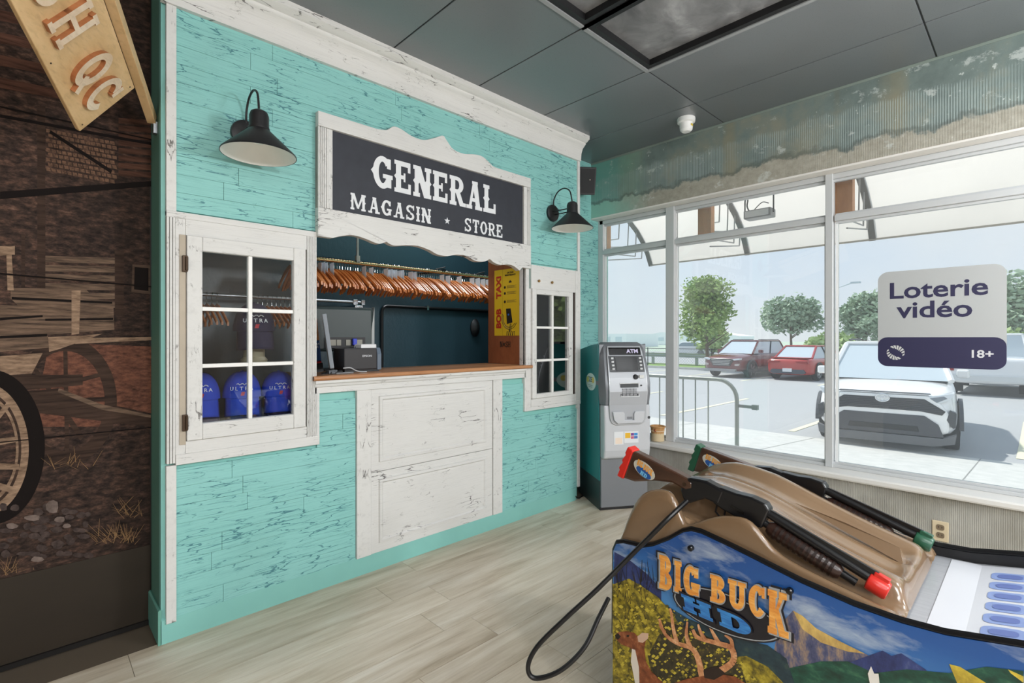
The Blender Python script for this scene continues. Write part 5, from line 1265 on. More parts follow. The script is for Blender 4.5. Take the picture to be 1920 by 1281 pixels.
# --- toy shotguns resting in the troughs
WST = wood('gun_stock_wood', (58, 38, 28), (82, 55, 40), (8, 2, 8), .3, .5)
GBLK = flat((22, 22, 24), .28); GBR = flat((52, 34, 28), .3)
def gun(loc, th, label, capcol, tagname):
    G_ = thing('toy_shotgun', label, 'toy gun', loc, (th, 0, 0))
    capm = flat(capcol, .3)
    def pr(name, P, hw_, mat, bv=.004, par=None): return MB().prism([(-s, h) for s, h in P], 'x', -hw_, hw_).build(name, mat, par or G_, bevel=bv)
    st = pr('stock', [(.012, .055), (.012, -.052), (.055, -.040), (.12, .004), (.175, .032), (.225, .034), (.245, .052), (.235, .074), (.17, .070)], .021, WST, .008)
    pr('butt_pad', [(-.012, -.056), (.014, -.054), (.016, .056), (-.008, .060), (-.011, .035), (-.006, .030), (-.014, .005), (-.008, 0), (-.016, -.025), (-.010, -.030)], .0225, capm, .005)
    MS_ = Matrix(((0, 0, -1, 0), (-1, 0, 0, 0), (0, 1, 0, 0), (0, 0, 0, 1))) @ Matrix.Rotation(math.radians(-8), 4, 'Z')
    MB().lathe([(0, 0), (.043, 0), (.043, .0012), (0, .0012)], (-.0212, -.075, .020), 26, M=MS_, sx=1.0, sy=.56).build('badge', flat((196, 192, 178), .4), st)
    MB().lathe([(0, 0), (.036, 0), (.036, .0006), (0, .0006)], (-.0226, -.077, .010), 22, M=MS_, sx=.85, sy=.36).build('badge_blue', flat((38, 84, 150), .4), st)
    m = MB(); lettering(m, 'BIG BUCK', (-.0234, -.044, .024), (0, -1, -.14), (0, 0, 1), .020, .064, .0005, t=.28, s=.16, spur=False, sp=.02); m.build('badge_lettering', flat((226, 156, 60), .4), st)
    m = MB(); lettering(m, 'HD', (-.0236, -.066, .001), (0, -1, -.14), (0, 0, 1), .013, .028, .0005, t=.28, s=.2, spur=False); m.build('badge_lettering', flat((120, 190, 226), .4), st)
    MB().lathe([(0, 0), (.006, 0), (.006, .003), (0, .003)], (-.021, -.215, .052), 12, M=Matrix.Rotation(-PI/2, 4, 'Y')).build('stock_screw', IRON, st)
    pr('grip', [(.215, .076), (.205, .030), (.225, .005), (.245, .000), (.262, .020), (.285, .045), (.33, .052), (.33, .100), (.27, .098)], .020, GBLK, .007)
    pr('receiver', [(.31, .048), (.34, .045), (.43, .050), (.455, .060), (.455, .118), (.44, .130), (.40, .126), (.36, .112), (.31, .102)], .019, GBLK, .005)
    m = MB().tube([( 0, -.318, .048), (0, -.322, .020), (0, -.345, .010), (0, -.375, .014), (0, -.385, .046)], .0032, 8); m.tube([(0, -.345, .046), (0, -.348, .026)], .003, 6); m.build('trigger_guard', GBLK, G_, smooth=True)
    MB().box(-.0200, -.0188, -.40, -.36, .068, .076).build('shell_port', BLACKG, G_)
    MB().tube([(0, -.44, .104), (0, -.735, .092)], .0125, 14).build('barrel', GBLK, G_, smooth=True)
    MB().box(-.004, .004, -.72, -.45, .106, .117).build('barrel_rib', GBLK, G_)
    MB().tube([(0, -.44, .072), (0, -.69, .062)], .0105, 14).build('magazine_tube', GBLK, G_, smooth=True)
    pu = MB().tube([(0, -.465, .068), (0, -.475, .068), (0, -.645, .062), (0, -.655, .061)], [.016, .022, .022, .016], 14).build('pump_grip', GBR, G_, smooth=True)
    m = MB()
    for k in range(11): m.tube([(0, -.485-.0145*k, .0675-.0004*k), (0, -.492-.0145*k, .0673-.0004*k)], .0245, 14)
    m.build('pump_rib', flat((36, 24, 20), .3), pu, smooth=True)
    MB().lathe([(.012, 0), (.022, .002), (.023, .010), (.023, .040), (.020, .046), (.014, .046)], (0, -.705, .085), 16, M=Matrix.Rotation(PI/2, 4, 'X')).box(-.008, .008, -.745, -.712, .104, .116).build('muzzle_cap', capm, G_, bevel=.002, smooth=True)
    return G_
gun((1.50, -1.585, .870), math.radians(20.5), 'brown toy shotgun with red butt and muzzle in near trough', (206, 44, 34), 'red')
gun((1.962, -1.605, .814), math.radians(17), 'brown toy shotgun with green butt and muzzle in far trough', (34, 84, 60), 'green')
cp = [onX(u, v, x) for u, v, x in ((1292, 936, 1.492), (1264, 962, 1.432), (1240, 985, 1.400), (1180, 1045, 1.36), (1120, 1105, 1.29), (1060, 1160, 1.22), (1008, 1212, 1.165), (990, 1250, 1.145), (1003, 1272, 1.155), (1050, 1258, 1.20), (1095, 1215, 1.27), (1122, 1160, 1.345), (1141, 1122, 1.412))]
tag(MB().tube(bez(cp, 8), .0075, 10).build('gun_cable', flat((18, 18, 20), .4), smooth=True), 'thick black cable looping from the red-ended gun in front of the cabinet', 'cable')

# ================================================================== OUTSIDE
GZ = -.45
g = G('pale_concrete'); n = g.noise(g.pos(), 6, 7, .65); CONCR = g.out(g.ramp(n, [(.3, (186, 186, 182)), (.7, (206, 205, 200))]), .8)
g = G('pale_asphalt'); n = g.noise(g.pos(), 30, 6, .7); n2 = g.noise(g.pos(), .4, 4); ASPH = g.out(g.mix(n2, g.ramp(n, [(.3, (150, 152, 154)), (.7, (178, 180, 181))]), lin((172, 173, 174))), .85)
GRASS = flat((122, 152, 78), .9, var=.2)
def gzat(x): return interp([(3.9, -.15), (6.0, -.15), (9.8, -.42), (12, GZ), (300, GZ)], x)
walk = MB().rows([[(x, -30, gzat(x)), (x, 40, gzat(x))] for x in (3.98, 6, 8, 9.8)]).build('pavement', CONCR); struct(walk, 'pale concrete apron outside the windows')
for y in (-6.2, -4.1, -2.0, .1, 2.2, 4.3): MB().rows([[(x, y, gzat(x)+.002), (x, y+.012, gzat(x)+.002)] for x in (3.98, 6, 8, 9.8)]).build('joint', flat((140, 140, 136), .9), walk)
lot = struct(MB().rows([[(x, -60, gzat(x)-.002), (x, 90, gzat(x)-.002)] for x in (9.8, 10.5, 12, 26.5)]).build('ground_lot', ASPH), 'sunlit asphalt car park')
YP = flat((222, 218, 190), .85)
for y in (-6.6, -4.0, -2.45, .55, 3.2, 5.9): MB().rows([[(x, y, gzat(x)+.004), (x, y+.11, gzat(x)+.004)] for x in (10.2, 12, 15)]).build('parking_line', YP, lot)
for y in (-6, -3, 0, 3, 5.8, 8.6, 11.4): MB().box(21, 26.2, y, y+.11, GZ, GZ+.003).build('parking_line', YP, lot)
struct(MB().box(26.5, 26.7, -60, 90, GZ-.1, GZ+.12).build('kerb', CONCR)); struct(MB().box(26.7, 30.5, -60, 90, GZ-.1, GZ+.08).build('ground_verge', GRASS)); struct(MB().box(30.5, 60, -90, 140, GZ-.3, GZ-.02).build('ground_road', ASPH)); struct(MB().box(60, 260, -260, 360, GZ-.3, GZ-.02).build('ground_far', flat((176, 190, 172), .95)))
# fence with black posts and rails
FB = flat((52, 56, 58), .5, .3)
f = thing('chain_link_fence', 'black chain-link fence along the car park edge', 'fence', (27.4, 6, GZ))
for y in range(-14, 30, 2): MB().tube([(27.4, y, GZ), (27.4, y, .72)], .03, 6).build('post', FB, f, W=True)
for z in (.68, -.25): MB().tube([(27.4, -14, z), (27.4, 29, z)], .02, 6).build('rail', FB, f, W=True)
m = MB(); q = -14.0
while q < 28.0:
    m.add([(27.4, q, -.25), (27.4, q+.012, -.25), (27.4, q+.942, .68), (27.4, q+.930, .68)], [(0, 1, 2, 3)]); m.add([(27.405, q+.93, -.25), (27.405, q+.942, -.25), (27.405, q+.012, .68), (27.405, q, .68)], [(0, 1, 2, 3)]); q += .16
mesh_ = m.build('wire_mesh', flat((150, 154, 154), .5), f, W=True); mesh_['kind'] = 'stuff'
gr = thing('guard_rail', 'grey steel guard rail beyond the fence', 'guard rail', (29.6, 6, GZ)); GRM = flat((168, 172, 174), .5, .3)
MB().prism([(29.58, .08), (29.62, .14), (29.58, .2), (29.62, .26), (29.58, .34), (29.6, .34), (29.64, .26), (29.6, .2), (29.64, .14), (29.6, .08)], 'y', -40, 60).build('beam', GRM, gr, W=True)
for y in range(-12, 34, 3): MB().box(29.64, 29.76, y-.08, y+.08, GZ, .36).build('post', GRM, gr, W=True)

# awning over the windows
g = G('translucent_sheet'); tb = g.n.new('ShaderNodeBsdfTranslucent'); tb.inputs[0].default_value = lin((236, 230, 222)); mx = g.n.new('ShaderNodeMixShader'); mx.inputs[0].default_value = .62
g.out(lin((236, 228, 216)), .5); g.l.new(g.b.outputs[0], mx.inputs[1]); g.l.new(tb.outputs[0], mx.inputs[2]); g.l.new(mx.outputs[0], g.n['Material Output'].inputs[0]); AWN = g.m
aw = thing('awning', 'curved translucent cream awning over the outside of the windows', 'awning', (4.4, -2, 2.4))
arc = [(3.99+.95*math.sin(a), 2.05+.47*math.cos(a)) for a in [math.radians(q) for q in range(0, 91, 9)]]
arc = [(3.985, 2.60), (4.12, 2.585), (4.28, 2.55), (4.44, 2.49), (4.58, 2.41), (4.70, 2.31), (4.79, 2.20), (4.86, 2.08)]
RIBY = [.335, -.68, -1.65, -2.75, -3.9, -5.0, -6.2, -7.2]
for a, b in zip(RIBY, RIBY[1:]):
    m = MB(); m.rows([[(x, b+.012, z+.012), (x, a-.012, z+.012)] for x, z in arc]); o = m.build('sheet', AWN, aw, W=True, smooth=True)
RIB = flat((96, 94, 90), .5)
for y in RIBY:
    m = MB(); m.rows([[(x-.0, y-.022, z-.006), (x, y+.022, z-.006), (x+.004, y+.022, z+.022), (x+.004, y-.022, z+.022)] for x, z in arc], closed=True); m.build('rib', RIB, aw, W=True, smooth=True)
    m = MB()
    for k in range(1, 6):
        x, z = arc[k]; m.tube([(x, y, z), (x-.02, y, max(2.14, z-.26)), (3.99+.02*k, y, max(2.12, 2.5-.06*k)-.14)], .006, 5)
    m.build('scroll_bar', flat((150, 152, 154), .4, .4), aw, W=True)
    MB().box(3.955+.03, 4.02+.03, y-.055, y+.055, 2.10, 2.58).build('wood_block', wood('bracket_wood', (176, 122, 80), (200, 146, 102), (8, 8, 2), .6) if y == RIBY[0] else bpy.data.materials['bracket_wood'], aw, W=True)
MB().tube([(4.86, RIBY[0], 2.085), (4.86, RIBY[-1], 2.085)], .008, 8).build('edge_rail', flat((170, 166, 156), .4), aw, W=True)
tag(MB().tube(bez([(4.05, .30, 2.46), (4.1, 0, 2.40), (4.08, -.2, 2.42), (4.1, -.45, 2.46), (4.08, -.7, 2.50)], 8), .004, 5).build('awning_wire', flat((80, 78, 76), .5)), 'thin wire sagging under the awning', 'wire')
t = thing('floodlight', 'small grey floodlight hanging under the awning outside', 'floodlight', (4.40, -.95, 2.33))
MB().box(-.06, .06, -.115, .10, -.035, .035).build('housing', flat((112, 116, 118), .4), t, bevel=.008)
MB().box(-.064, -.06, -.10, .085, -.025, .025).build('glass_face', flat((190, 196, 200), .2), t)
MB().tube([(0, .11, 0), (0, .11, .12), (0, .10, .20)], .006, 6).tube([(0, -.118, 0), (0, -.118, .19)], .006, 6).build('bracket', FB, t)
MB().tube(bez([(0, .07, .03), (.02, .10, .09), (-.02, .08, .14), (.01, .13, .19)], 6), .006, 6).tube(bez([(0, .05, .03), (.02, -.02, .10), (0, -.08, .08)], 6), .004, 5).build('cable', BLACK, t)
# crowd barrier
t = thing('crowd_barrier', 'galvanised crowd barrier standing outside the left window', 'barrier', (5.3, .6, gzat(5.3)))
BAR = flat((150, 156, 150), .45, .5); xb = 5.3
top_ = [(xb, -.405, gzat(xb)), (xb, -.405, .66)]+[(xb, -.405+.20*(1-math.cos(a)), .66+.20*math.sin(a)) for a in [math.radians(q) for q in range(15, 91, 15)]]+[(xb, 1.6, .86)]
top_ += [(xb, 1.8, .66), (xb, 1.8, gzat(xb))]
MB().tube(top_, .021, 12).build('frame_tube', BAR, t, W=True, smooth=True)
MB().tube([(xb, -.405, .02), (xb, 1.8, .02)], .016, 8).build('lower_tube', BAR, t, W=True, smooth=True)
for k in range(13): MB().tube([(xb, -.10+.145*k, .02), (xb, -.10+.145*k, .86)], .0075, 6).build('bar', BAR, t, W=True)
MB().box(xb-.012, xb+.012, -.60, -.42, .585, .615).box(xb-.02, xb+.02, -.615, -.56, .575, .625).build('hook', flat((128, 134, 130), .5, .4), t, W=True)
MB().box(xb-.25, xb+.25, -.425, -.385, gzat(xb), gzat(xb)+.03).build('foot', BAR, t, W=True)
MB().box(xb-.25, xb+.25, 1.78, 1.82, gzat(xb), gzat(xb)+.03).build('foot', BAR, t, W=True)

# cars -------------------------------------------------------------------------
CGL = flat((186, 198, 206), .08, 0, .9); TYRE = flat((40, 41, 43), .8); RIM = flat((170, 172, 176), .3, .7); CLAD = flat((74, 76, 80), .6); LAMP = flat((214, 220, 226), .12); TAIL = flat((150, 24, 24), .2)  # car glass is coloured pale to stand in for sky glare
def car(name, label, loc, yaw, L, Wd_, H, kind, paint):
    t = thing(name, label, 'car', loc, (0, 0, yaw)); hw = Wd_/2; P = flat(paint, .22, .0, coat=.6)
    suv = kind == 'suv'
    zb, belt, hood = (.26, 1.08, 1.02) if suv else (.20, .92, .84)
    if kind == 'pickup': zb, belt, hood = .34, 1.15, 1.12
    # stations along the length: x, bottom z, top z, half width
    f = L/2
    st = [(-f, zb+.16, belt-.22, hw*.80), (-f+.06, zb+.06, belt-.06, hw*.90), (-f+.25, zb, belt, hw*.97), (-f+.8, zb, belt, hw), (-.3, zb, belt, hw), (f-1.45, zb, belt-.02, hw), (f-1.15, zb, hood, hw*.99), (f-.55, zb, hood-.04, hw*.97), (f-.22, zb+.02, hood-.10, hw*.93), (f-.06, zb+.06, hood-.20, hw*.86), (f, zb+.12, hood-.30, hw*.76)]
    if kind == 'pickup': st[0:3] = [(-f, zb+.1, belt-.05, hw*.93), (-f+.04, zb+.06, belt-.01, hw*.95), (-f+.2, zb, belt, hw*.98)]
    rows_ = []
    for x, z0, z1, w_ in st:
        h_ = z1-z0
        half_ = [(0, z0), (w_*.90, z0), (w_*.985, z0+h_*.16), (w_, z0+h_*.42), (w_*.985, z0+h_*.70), (w_*.955, z0+h_*.90), (w_*.88, z1-.004), (w_*.45, z1+.018), (0, z1+.024)]
        rows_.append([(x, -a, b) for a, b in half_]+[(x, a, b) for a, b in half_[-2:0:-1]])
    m_ = MB(); m_.rows(rows_, closed=True); n_ = len(rows_[0]); m_.f += [tuple(range(n_)), tuple(range((len(rows_)-1)*n_, len(rows_)*n_))]; m_.mi += [0, 0]
    body = m_.build('body', P, t, smooth=True, angle=55, sub=1)
    # greenhouse
    if suv: xs_b, xs_t = (-f+.12, f-1.12), (-f+.45, f-1.95)
    elif kind == 'pickup': xs_b, xs_t = (-f+1.7, f-1.35), (-f+1.85, f-2.1)
    else: xs_b, xs_t = (-f+.55, f-1.05), (-f+1.35, f-1.95)
    wb, wt = hw*.90, hw*.70; zr = H-.05
    lo = [(xs_b[0], -wb*.9, belt-.02), (xs_b[0], wb*.9, belt-.02), (xs_b[1], wb, belt-.03), (xs_b[1], -wb, belt-.03)]
    hi = [(xs_t[0], -wt*.95, zr), (xs_t[0], wt*.95, zr), (xs_t[1], wt, zr), (xs_t[1], -wt, zr)]
    MB().add(lo+hi, [(0, 1, 5, 4), (1, 2, 6, 5), (2, 3, 7, 6), (3, 0, 4, 7), (4, 5, 6, 7)]).build('window_glass', CGL, t, bevel=.03)
    rr = [[(hi[i][0]*1.0+(.03 if i > 1 else -.03), hi[i][1]*1.03, zr-.005), ] for i in range(4)]
    MB().prism([(hi[0][0]-.04, hi[0][1]*1.02), (hi[3][0]+.04, hi[3][1]*1.02), (hi[2][0]+.04, hi[2][1]*1.02), (hi[1][0]-.04, hi[1][1]*1.02)], 'z', zr-.012, H).build('roof', P, t, bevel=.03)
    for i in range(4): MB().tube([lo[i], hi[i]], .045, 6).build('pillar', P, t)
    for s_ in (-1, 1):
        a = [Vector(lo[0 if s_ < 0 else 1]).lerp(Vector(lo[3 if s_ < 0 else 2]), .5), Vector(hi[0 if s_ < 0 else 1]).lerp(Vector(hi[3 if s_ < 0 else 2]), .42)]
        MB().tube(a, .035, 6).build('pillar', BLACK, t)
        MB().box(f-1.62, f-1.44, s_*hw*.98-(.0 if s_ > 0 else .16), s_*hw*.98+(.16 if s_ > 0 else 0), belt+.01, belt+.15).build('wing_mirror', P, t, bevel=.03)
        if suv: MB().tube([(xs_t[0]+.1, s_*wt*.95, H+.03), (xs_t[1]-.1, s_*wt*.95, H+.03)], .018, 6).build('roof_rail', CLAD, t)
        if suv or kind == 'pickup': MB().box(-f+.5, f-.6, s_*hw*.975-.02, s_*hw*.975+.02, zb+.0, zb+.14).build('sill_cladding', CLAD, t, bevel=.01)
    R_ = .36 if suv else .335
    if kind == 'pickup': R_ = .40
    for wx in (-f+.85, f-.90):
        for s_ in (-1, 1):
            MT = Matrix.Rotation(PI/2, 4, 'X')
            wh = MB().lathe([(.0, -.10), (R_*.96, -.10), (R_, -.07), (R_, .07), (R_*.96, .10), (0, .10)], (wx, s_*(hw-.11), R_), 24, M=MT).build('wheel', TYRE, t, smooth=True)
            m2 = MB()
            for k in range(5):
                a = 2*PI*k/5; yo = s_*(hw-.005)
                m2.add([(wx+.05*math.cos(a+1.2), yo, R_+.05*math.sin(a+1.2)), (wx+.05*math.cos(a-1.2), yo, R_+.05*math.sin(a-1.2)), (wx+R_*.68*math.cos(a-.16), yo, R_+R_*.68*math.sin(a-.16)), (wx+R_*.68*math.cos(a+.16), yo, R_+R_*.68*math.sin(a+.16))], [(0, 1, 2, 3)])
            m2.lathe([(R_*.70, .0), (R_*.66, .01), (R_*.62, 0)], (wx, s_*(hw-.012), R_), 24, M=MT)
            m2.build('rim', RIM, wh)
            m3 = MB(); m3.rows([[(wx+(R_+d_)*math.cos(q), s_*(hw+.004), R_+(R_+d_)*math.sin(q)) for d_ in (.02, .085)] for q in [math.radians(k) for k in range(0, 181, 12)]])
            o_ = m3.build('wheel_arch', CLAD if suv else BLACK, t); so = o_.modifiers.new('th', 'SOLIDIFY'); so.thickness = .05; so.offset = 0
    return t, f, hw, zb, hood, belt
def front_parts(t, P2, x, name, mat, d=.03, label=None):
    """piece on the nose: (y,z) outline bowed back towards the sides"""
    m_ = MB(); m_.prism(P2, 'x', x-.10, x+d)
    o_ = m_.build(name, mat, t, bevel=.006, label=label); return o_

# white SUV at the window
t, f, hw, zb, hood, belt = car('parked_suv', 'white SUV parked nose-in right outside the window', (9.5+2.28, -.90+.28, GZ+.0), PI+math.radians(7), 4.6, 1.86, 1.69, 'suv', (236, 236, 236))
# nose shield: near vertical white face (local y is mirrored in the photo)
nose = [(-.80, .62), (-.70, .78), (-.55, .90), (.55, .90), (.70, .78), (.80, .62), (.78, .36), (.60, .30), (-.60, .30), (-.78, .36)]
MB().prism(nose, 'x', f-.22, f-.02).build('nose_shell', flat((236, 236, 236), .22, coat=.6), t, bevel=.04)
front_parts(t, [(-.50, .845), (.50, .845), (.74, .68), (.70, .62), (.45, .66), (-.45, .66), (-.70, .62), (-.74, .68)], f-.02, 'upper_grille', flat((40, 42, 48), .4), .012)
m = MB()
for k in range(6): zz = .675+.027*k; ww = .70-.038*k; m.box(f-.01, f+.006, -ww, ww, zz, zz+.010)
m.build('grille_bar', flat((66, 68, 76), .35), t)
front_parts(t, [(-.50, .60), (.50, .60), (.66, .48), (.72, .30), (-.72, .30), (-.66, .48)], f-.005, 'lower_grille', flat((62, 64, 70), .5), .012)
front_parts(t, [(-.86, .36), (-.70, .29), (.70, .29), (.86, .36), (.84, .22), (.60, .16), (-.60, .16), (-.84, .22)], f+.0, 'bumper_lip', flat((92, 94, 98), .5), .02)
front_parts(t, [(-.42, .44), (.42, .44), (.44, .36), (-.44, .36)], f+.0, 'intake', BLACK, .014)
front_parts(t, [(-.56, .925), (.56, .925), (.58, .912), (-.58, .912)], f-.05, 'bonnet_gap', CLAD, .03)
for s_ in (-1, 1):
    m = MB(); m.prism([(s_*.50, .88), (s_*.62, .76), (s_*.80, .86), (s_*.84, .96), (s_*.74, .93)], 'x', f-.24, f-.03); m.build('headlamp', LAMP, t, bevel=.008)
    m = MB(); m.prism([(s_*.56, .86), (s_*.64, .80), (s_*.76, .87), (s_*.72, .90)], 'x', f-.10, f-.022); m.build('headlamp_lens', flat((120, 130, 140), .1), t, bevel=.004)
    m = MB(); m.prism([(s_*.79, .70), (s_*.86, .66), (s_*.85, .46), (s_*.82, .44), (s_*.75, .56)], 'x', f-.24, f-.015); m.build('fog_lamp_pod', flat((60, 62, 66), .4), t, bevel=.006)
m = MB(); m.tube([(f+.02, .085*math.cos(a), .835+.058*math.sin(a)) for a in [2*PI*q/28 for q in range(28)]], .010, 8, closed=True)
m.tube([(f+.022, .030*math.cos(a), .835+.050*math.sin(a)) for a in [2*PI*q/20 for q in range(20)]], .006, 6, closed=True)
m.tube([(f+.022, .060*math.cos(a), .862+.018*math.sin(a)) for a in [2*PI*q/20 for q in range(20)]], .006, 6, closed=True)
m.build('emblem', flat((214, 216, 218), .2, .7), t, smooth=True)
MB().lathe([(0, 0), (.08, 0), (.08, .01), (0, .01)], (f+.008, 0, .835), 24, M=Matrix.Rotation(PI/2, 4, 'Y'), sx=.68).build('emblem_back', flat((226, 228, 230), .4), t)
# maroon SUV
t, f, hw, zb, hood, belt = car('parked_suv', 'maroon SUV with silver grille parked by the fence tree', (24.4, 6.9, GZ), PI+math.radians(-7), 4.48, 1.85, 1.65, 'suv', (104, 44, 46))
front_parts(t, [(-.46, .84), (.46, .84), (.56, .78), (.40, .52), (-.40, .52), (-.56, .78)], f, 'grille', flat((70, 72, 74), .3, .5), .02)
m = MB()
for k in range(4): m.box(f+.02, f+.035, -.46+.03*(3-k), .46-.03*(3-k), .57+.065*k, .59+.065*k)
m.build('grille_bar', flat((196, 198, 200), .2, .8), t)
front_parts(t, [(-.7, .40), (.7, .40), (.62, .28), (-.62, .28)], f-.02, 'bumper_lip', flat((150, 152, 154), .4, .3), .03)
for s_ in (-1, 1):
    m = MB(); m.prism([(s_*.52, .84), (s_*.84, .88), (s_*.82, .80), (s_*.58, .77)], 'x', f-.22, f-.0); m.build('headlamp', LAMP, t)
    m = MB(); m.prism([(s_*.62, .62), (s_*.80, .64), (s_*.78, .54), (s_*.62, .54)], 'x', f-.22, f-.0); m.build('fog_lamp', flat((190, 180, 178), .3), t)
# red saloon from behind
t, f, hw, zb, hood, belt = car('parked_saloon', 'red saloon car seen from behind next to the maroon SUV', (24.9, 4.45, GZ), math.radians(-4), 4.6, 1.82, 1.44, 'saloon', (176, 52, 46))
def rear_parts(P2, name, mat, d=.03): return MB().prism(P2, 'x', -f-d, -f+.12).build(name, mat, t, bevel=.005)
for s_ in (-1, 1): rear_parts([(s_*.30, .80), (s_*.76, .82), (s_*.80, .72), (s_*.36, .74)], 'tail_lamp', TAIL)
rear_parts([(-.62, .46), (.62, .46), (.70, .34), (.58, .28), (-.58, .28), (-.70, .34)], 'diffuser', flat((70, 74, 84), .5))
rear_parts([(-.18, .50), (.18, .50), (.18, .36), (-.18, .36)], 'number_plate', flat((226, 228, 232), .5), .045)
MB().box(-f+.1, -f+.7, -.7, .7, belt+.005, belt+.03).build('boot_edge', flat((176, 52, 46), .22), t, bevel=.01)
# white pickup half hidden
t, f, hw, zb, hood, belt = car('parked_pickup', 'white pickup truck half hidden behind the decal, tail towards us', (23.4, -1.55, GZ), 0, 5.6, 2.0, 1.9, 'pickup', (232, 234, 236))
rear_parts([(-.95, .62), (.95, .62), (.95, .46), (-.95, .46)], 'rear_bumper', flat((210, 214, 216), .3, .4), .06)
for s_ in (-1, 1):
    rear_parts([(s_*.80, 1.08), (s_*.95, 1.08), (s_*.95, .75), (s_*.80, .75)], 'tail_lamp', TAIL); MB().box(-f+.35, -f+.38, s_*.78-.17, s_*.78+.17, .10, .52).build('mud_flap', BLACK, t)
# distant cars on the road
for (yy, lab, col) in ((20.5, 'small pale car far away beyond the guard rail, left', (214, 218, 222)), (15.0, 'small white car on the road below the far tree', (226, 228, 230))):
    t = thing('distant_car', lab, 'car', (46, yy, GZ), (0, 0, PI/2)); pc = flat(col, .4)
    MB().prism([(-2.1, .3), (-2.1, .85), (-1.5, .95), (-.9, 1.4), (.6, 1.4), (1.2, .95), (2.1, .8), (2.1, .3)], 'y', -.85, .85).build('body', pc, t, bevel=.08)
    MB().prism([(-1.3, .98), (-.85, 1.32), (.55, 1.32), (1.0, .98)], 'y', -.87, .87).build('window_band', flat((140, 156, 166), .2), t)
    m = MB()
    for wx in (-1.3, 1.3): m.lathe([(0, -.9), (.32, -.9), (.32, .9), (0, .9)], (wx, 0, .32), 14, M=Matrix.Rotation(PI/2, 4, 'X'))
    m.build('wheel', flat((110, 112, 114), .7), t)

# trees ----------------------------------------------------------------------------
def leafmat(name, a, b):
    g_ = G(name); q = g_.noise(g_.pos(), 1.5, 5); return g_.out(g_.mix(q, lin(a), lin(b)), .7)
LA = leafmat('leaf_bright', (112, 150, 72), (170, 190, 110)); LBm = leafmat('leaf_hazy', (138, 164, 140), (182, 200, 172)); LC = leafmat('leaf_pale', (150, 178, 110), (190, 206, 150)); LD = leafmat('leaf_deep', (74, 118, 62), (132, 170, 96))  # leaf_hazy has distance haze mixed into its colour
BARK = flat((112, 98, 84), .9)
def tree(label, x, y, h, cw, trunk, mat, seed, n=2200, ls=.20, blobs=16):
    r_ = random.Random(seed); t = thing('tree', label, 'tree', (x, y, GZ))
    m_ = MB().tube([(0, 0, -.05), (.03, .02, trunk*.6), (-.02, .05, trunk+.3), (0, 0, h*.8)], [.13, .10, .08, .02], 7)
    for k in range(6):
        a = r_.uniform(0, 6.28); m_.tube([(0, 0, trunk*.9+k*.12), (math.cos(a)*cw*.3, math.sin(a)*cw*.3, trunk+.6+k*.2)], [.05, .015], 5)
    m_.build('trunk', BARK, t)
    bl = []
    for k in range(blobs):
        f_ = r_.random(); zc = trunk+(h-trunk)*(.14+.76*f_); rad = cw*.5*(math.sin(PI*(.15+.75*f_))**.7); a = r_.uniform(0, 6.28); d = rad*r_.uniform(.15, .72)
        bl.append((math.cos(a)*d, math.sin(a)*d, zc, cw*.5*r_.uniform(.26, .42)))
    m_ = MB()
    for k in range(n):
        bx, by, bz, br = r_.choice(bl); v = Vector((r_.gauss(0, 1), r_.gauss(0, 1), r_.gauss(0, 1))).normalized()*br*r_.uniform(.5, 1.28)
        c_ = Vector((bx, by, bz))+Vector((v.x, v.y, v.z*.8)); u_ = Vector((r_.gauss(0, 1), r_.gauss(0, 1), r_.gauss(0, .6))).normalized(); w_ = u_.cross(Vector((r_.gauss(0, 1), r_.gauss(0, 1), r_.gauss(0, 1)))).normalized(); s_ = ls*r_.uniform(.6, 1.3)
        m_.add([c_+u_*s_, c_+w_*s_*.55, c_-u_*s_, c_-w_*s_*.55], [(0, 1, 2, 3)])
    o_ = m_.build('crown', mat, t); return t
tree('leafy bright green tree by the fence behind the crowd barrier', 27.1, 10.1, 5.1, 3.7, 1.3, LA, 1, 7500, .105, 34)
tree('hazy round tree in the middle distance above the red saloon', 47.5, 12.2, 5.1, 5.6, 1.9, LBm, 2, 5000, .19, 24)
tree('small pale pointed tree beside the maroon SUV', 44, 17.5, 2.9, 3.2, .5, LC, 3, 1500, .22, 12)
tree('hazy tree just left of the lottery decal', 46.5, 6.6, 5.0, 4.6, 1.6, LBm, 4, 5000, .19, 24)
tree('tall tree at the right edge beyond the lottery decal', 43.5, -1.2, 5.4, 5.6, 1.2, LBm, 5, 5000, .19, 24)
tree('low pale bush right of the lottery decal', 36, -1.6, 1.9, 3.6, .2, LC, 6, 1300, .2, 10)
tree('low pale bush between the saloon and the decal', 40, 7.2, 2.0, 4.0, .3, LC, 7, 1300, .22, 10)
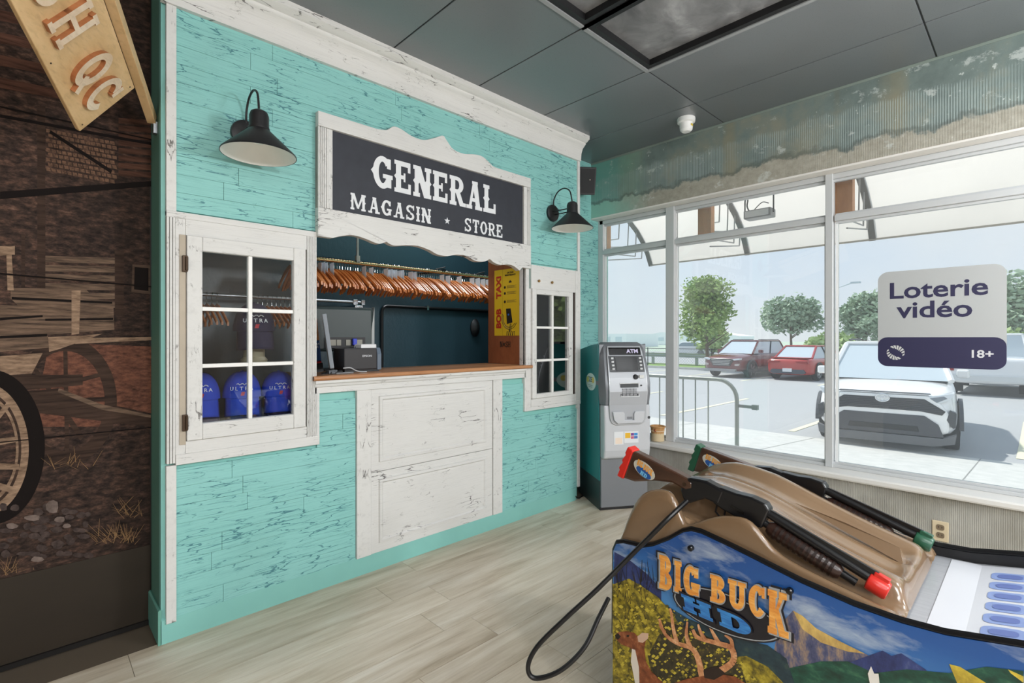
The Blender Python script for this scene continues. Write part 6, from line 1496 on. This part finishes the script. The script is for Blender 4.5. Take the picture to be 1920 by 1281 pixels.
tree('deep green tree beyond the right edge, mirrored in the small window', 14.2, -10.2, 6.0, 5.4, .5, LA, 8, 5000, .17, 30)
tree('deep green tree farther right beyond the frame', 19.5, -13.6, 6.0, 5.0, .8, LD, 9, 3000, .2, 22)
tree('deep green tree nearest the road beyond the frame', 21.5, -8.0, 5.5, 4.6, .9, LD, 10, 2600, .2, 20)
# distant skyline
HZ1 = flat((240, 244, 247), .9); HZ2 = flat((206, 218, 226), .9)  # distance haze put into these skyline colours
t = thing('distant_building', 'haze-tinted low building on the horizon left of the fence tree', 'building', (90, 62, GZ)); MB().box(-6, 6, -9, 6, 0, 2.6).build('wall', HZ1, t)
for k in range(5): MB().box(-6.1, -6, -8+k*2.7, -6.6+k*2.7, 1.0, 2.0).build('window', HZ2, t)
t = thing('distant_building', 'long haze-tinted building on the horizon behind the maroon SUV', 'building', (120, 58, GZ)); MB().prism([(-14, 0), (-14, 2.2), (-6, 3.4), (6, 3.2), (14, 2), (14, 0)], 'x', -4, 4).build('wall', HZ1, t)
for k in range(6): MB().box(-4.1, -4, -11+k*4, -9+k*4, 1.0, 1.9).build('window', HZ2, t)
for i, (yy, hh) in enumerate(((64.5, 11.5), (60.2, 12.5))):
    t = thing('lattice_pylon', 'hazy lattice mast on the horizon, %s of the pair' % ('left', 'right')[i], 'mast', (80, yy, GZ))
    m = MB()
    for (a, b) in ((-.6, -.6), (.6, -.6), (.6, .6), (-.6, .6)): m.tube([(a, b, 0), (a, b, hh)], .09, 4)
    m.build('leg', HZ2, t); m = MB()
    for k in range(int(hh)): m.tube([(-.6, -.6, k), (-.6, .6, k+1)], .05, 4).tube([(-.6, .6, k), (-.6, -.6, k+1)], .05, 4)
    m.build('brace', HZ2, t)
t = thing('lamp_post', 'thin far lamp post between the red saloon and the decal', 'lamp post', (50, 9.5, GZ)); MB().tube([(0, 0, 0), (0, 0, 6.0), (0, -1.2, 6.4)], .07, 6).build('pole', HZ2, t); MB().box(-.15, .15, -1.8, -1.1, 6.32, 6.46).build('head', HZ2, t)
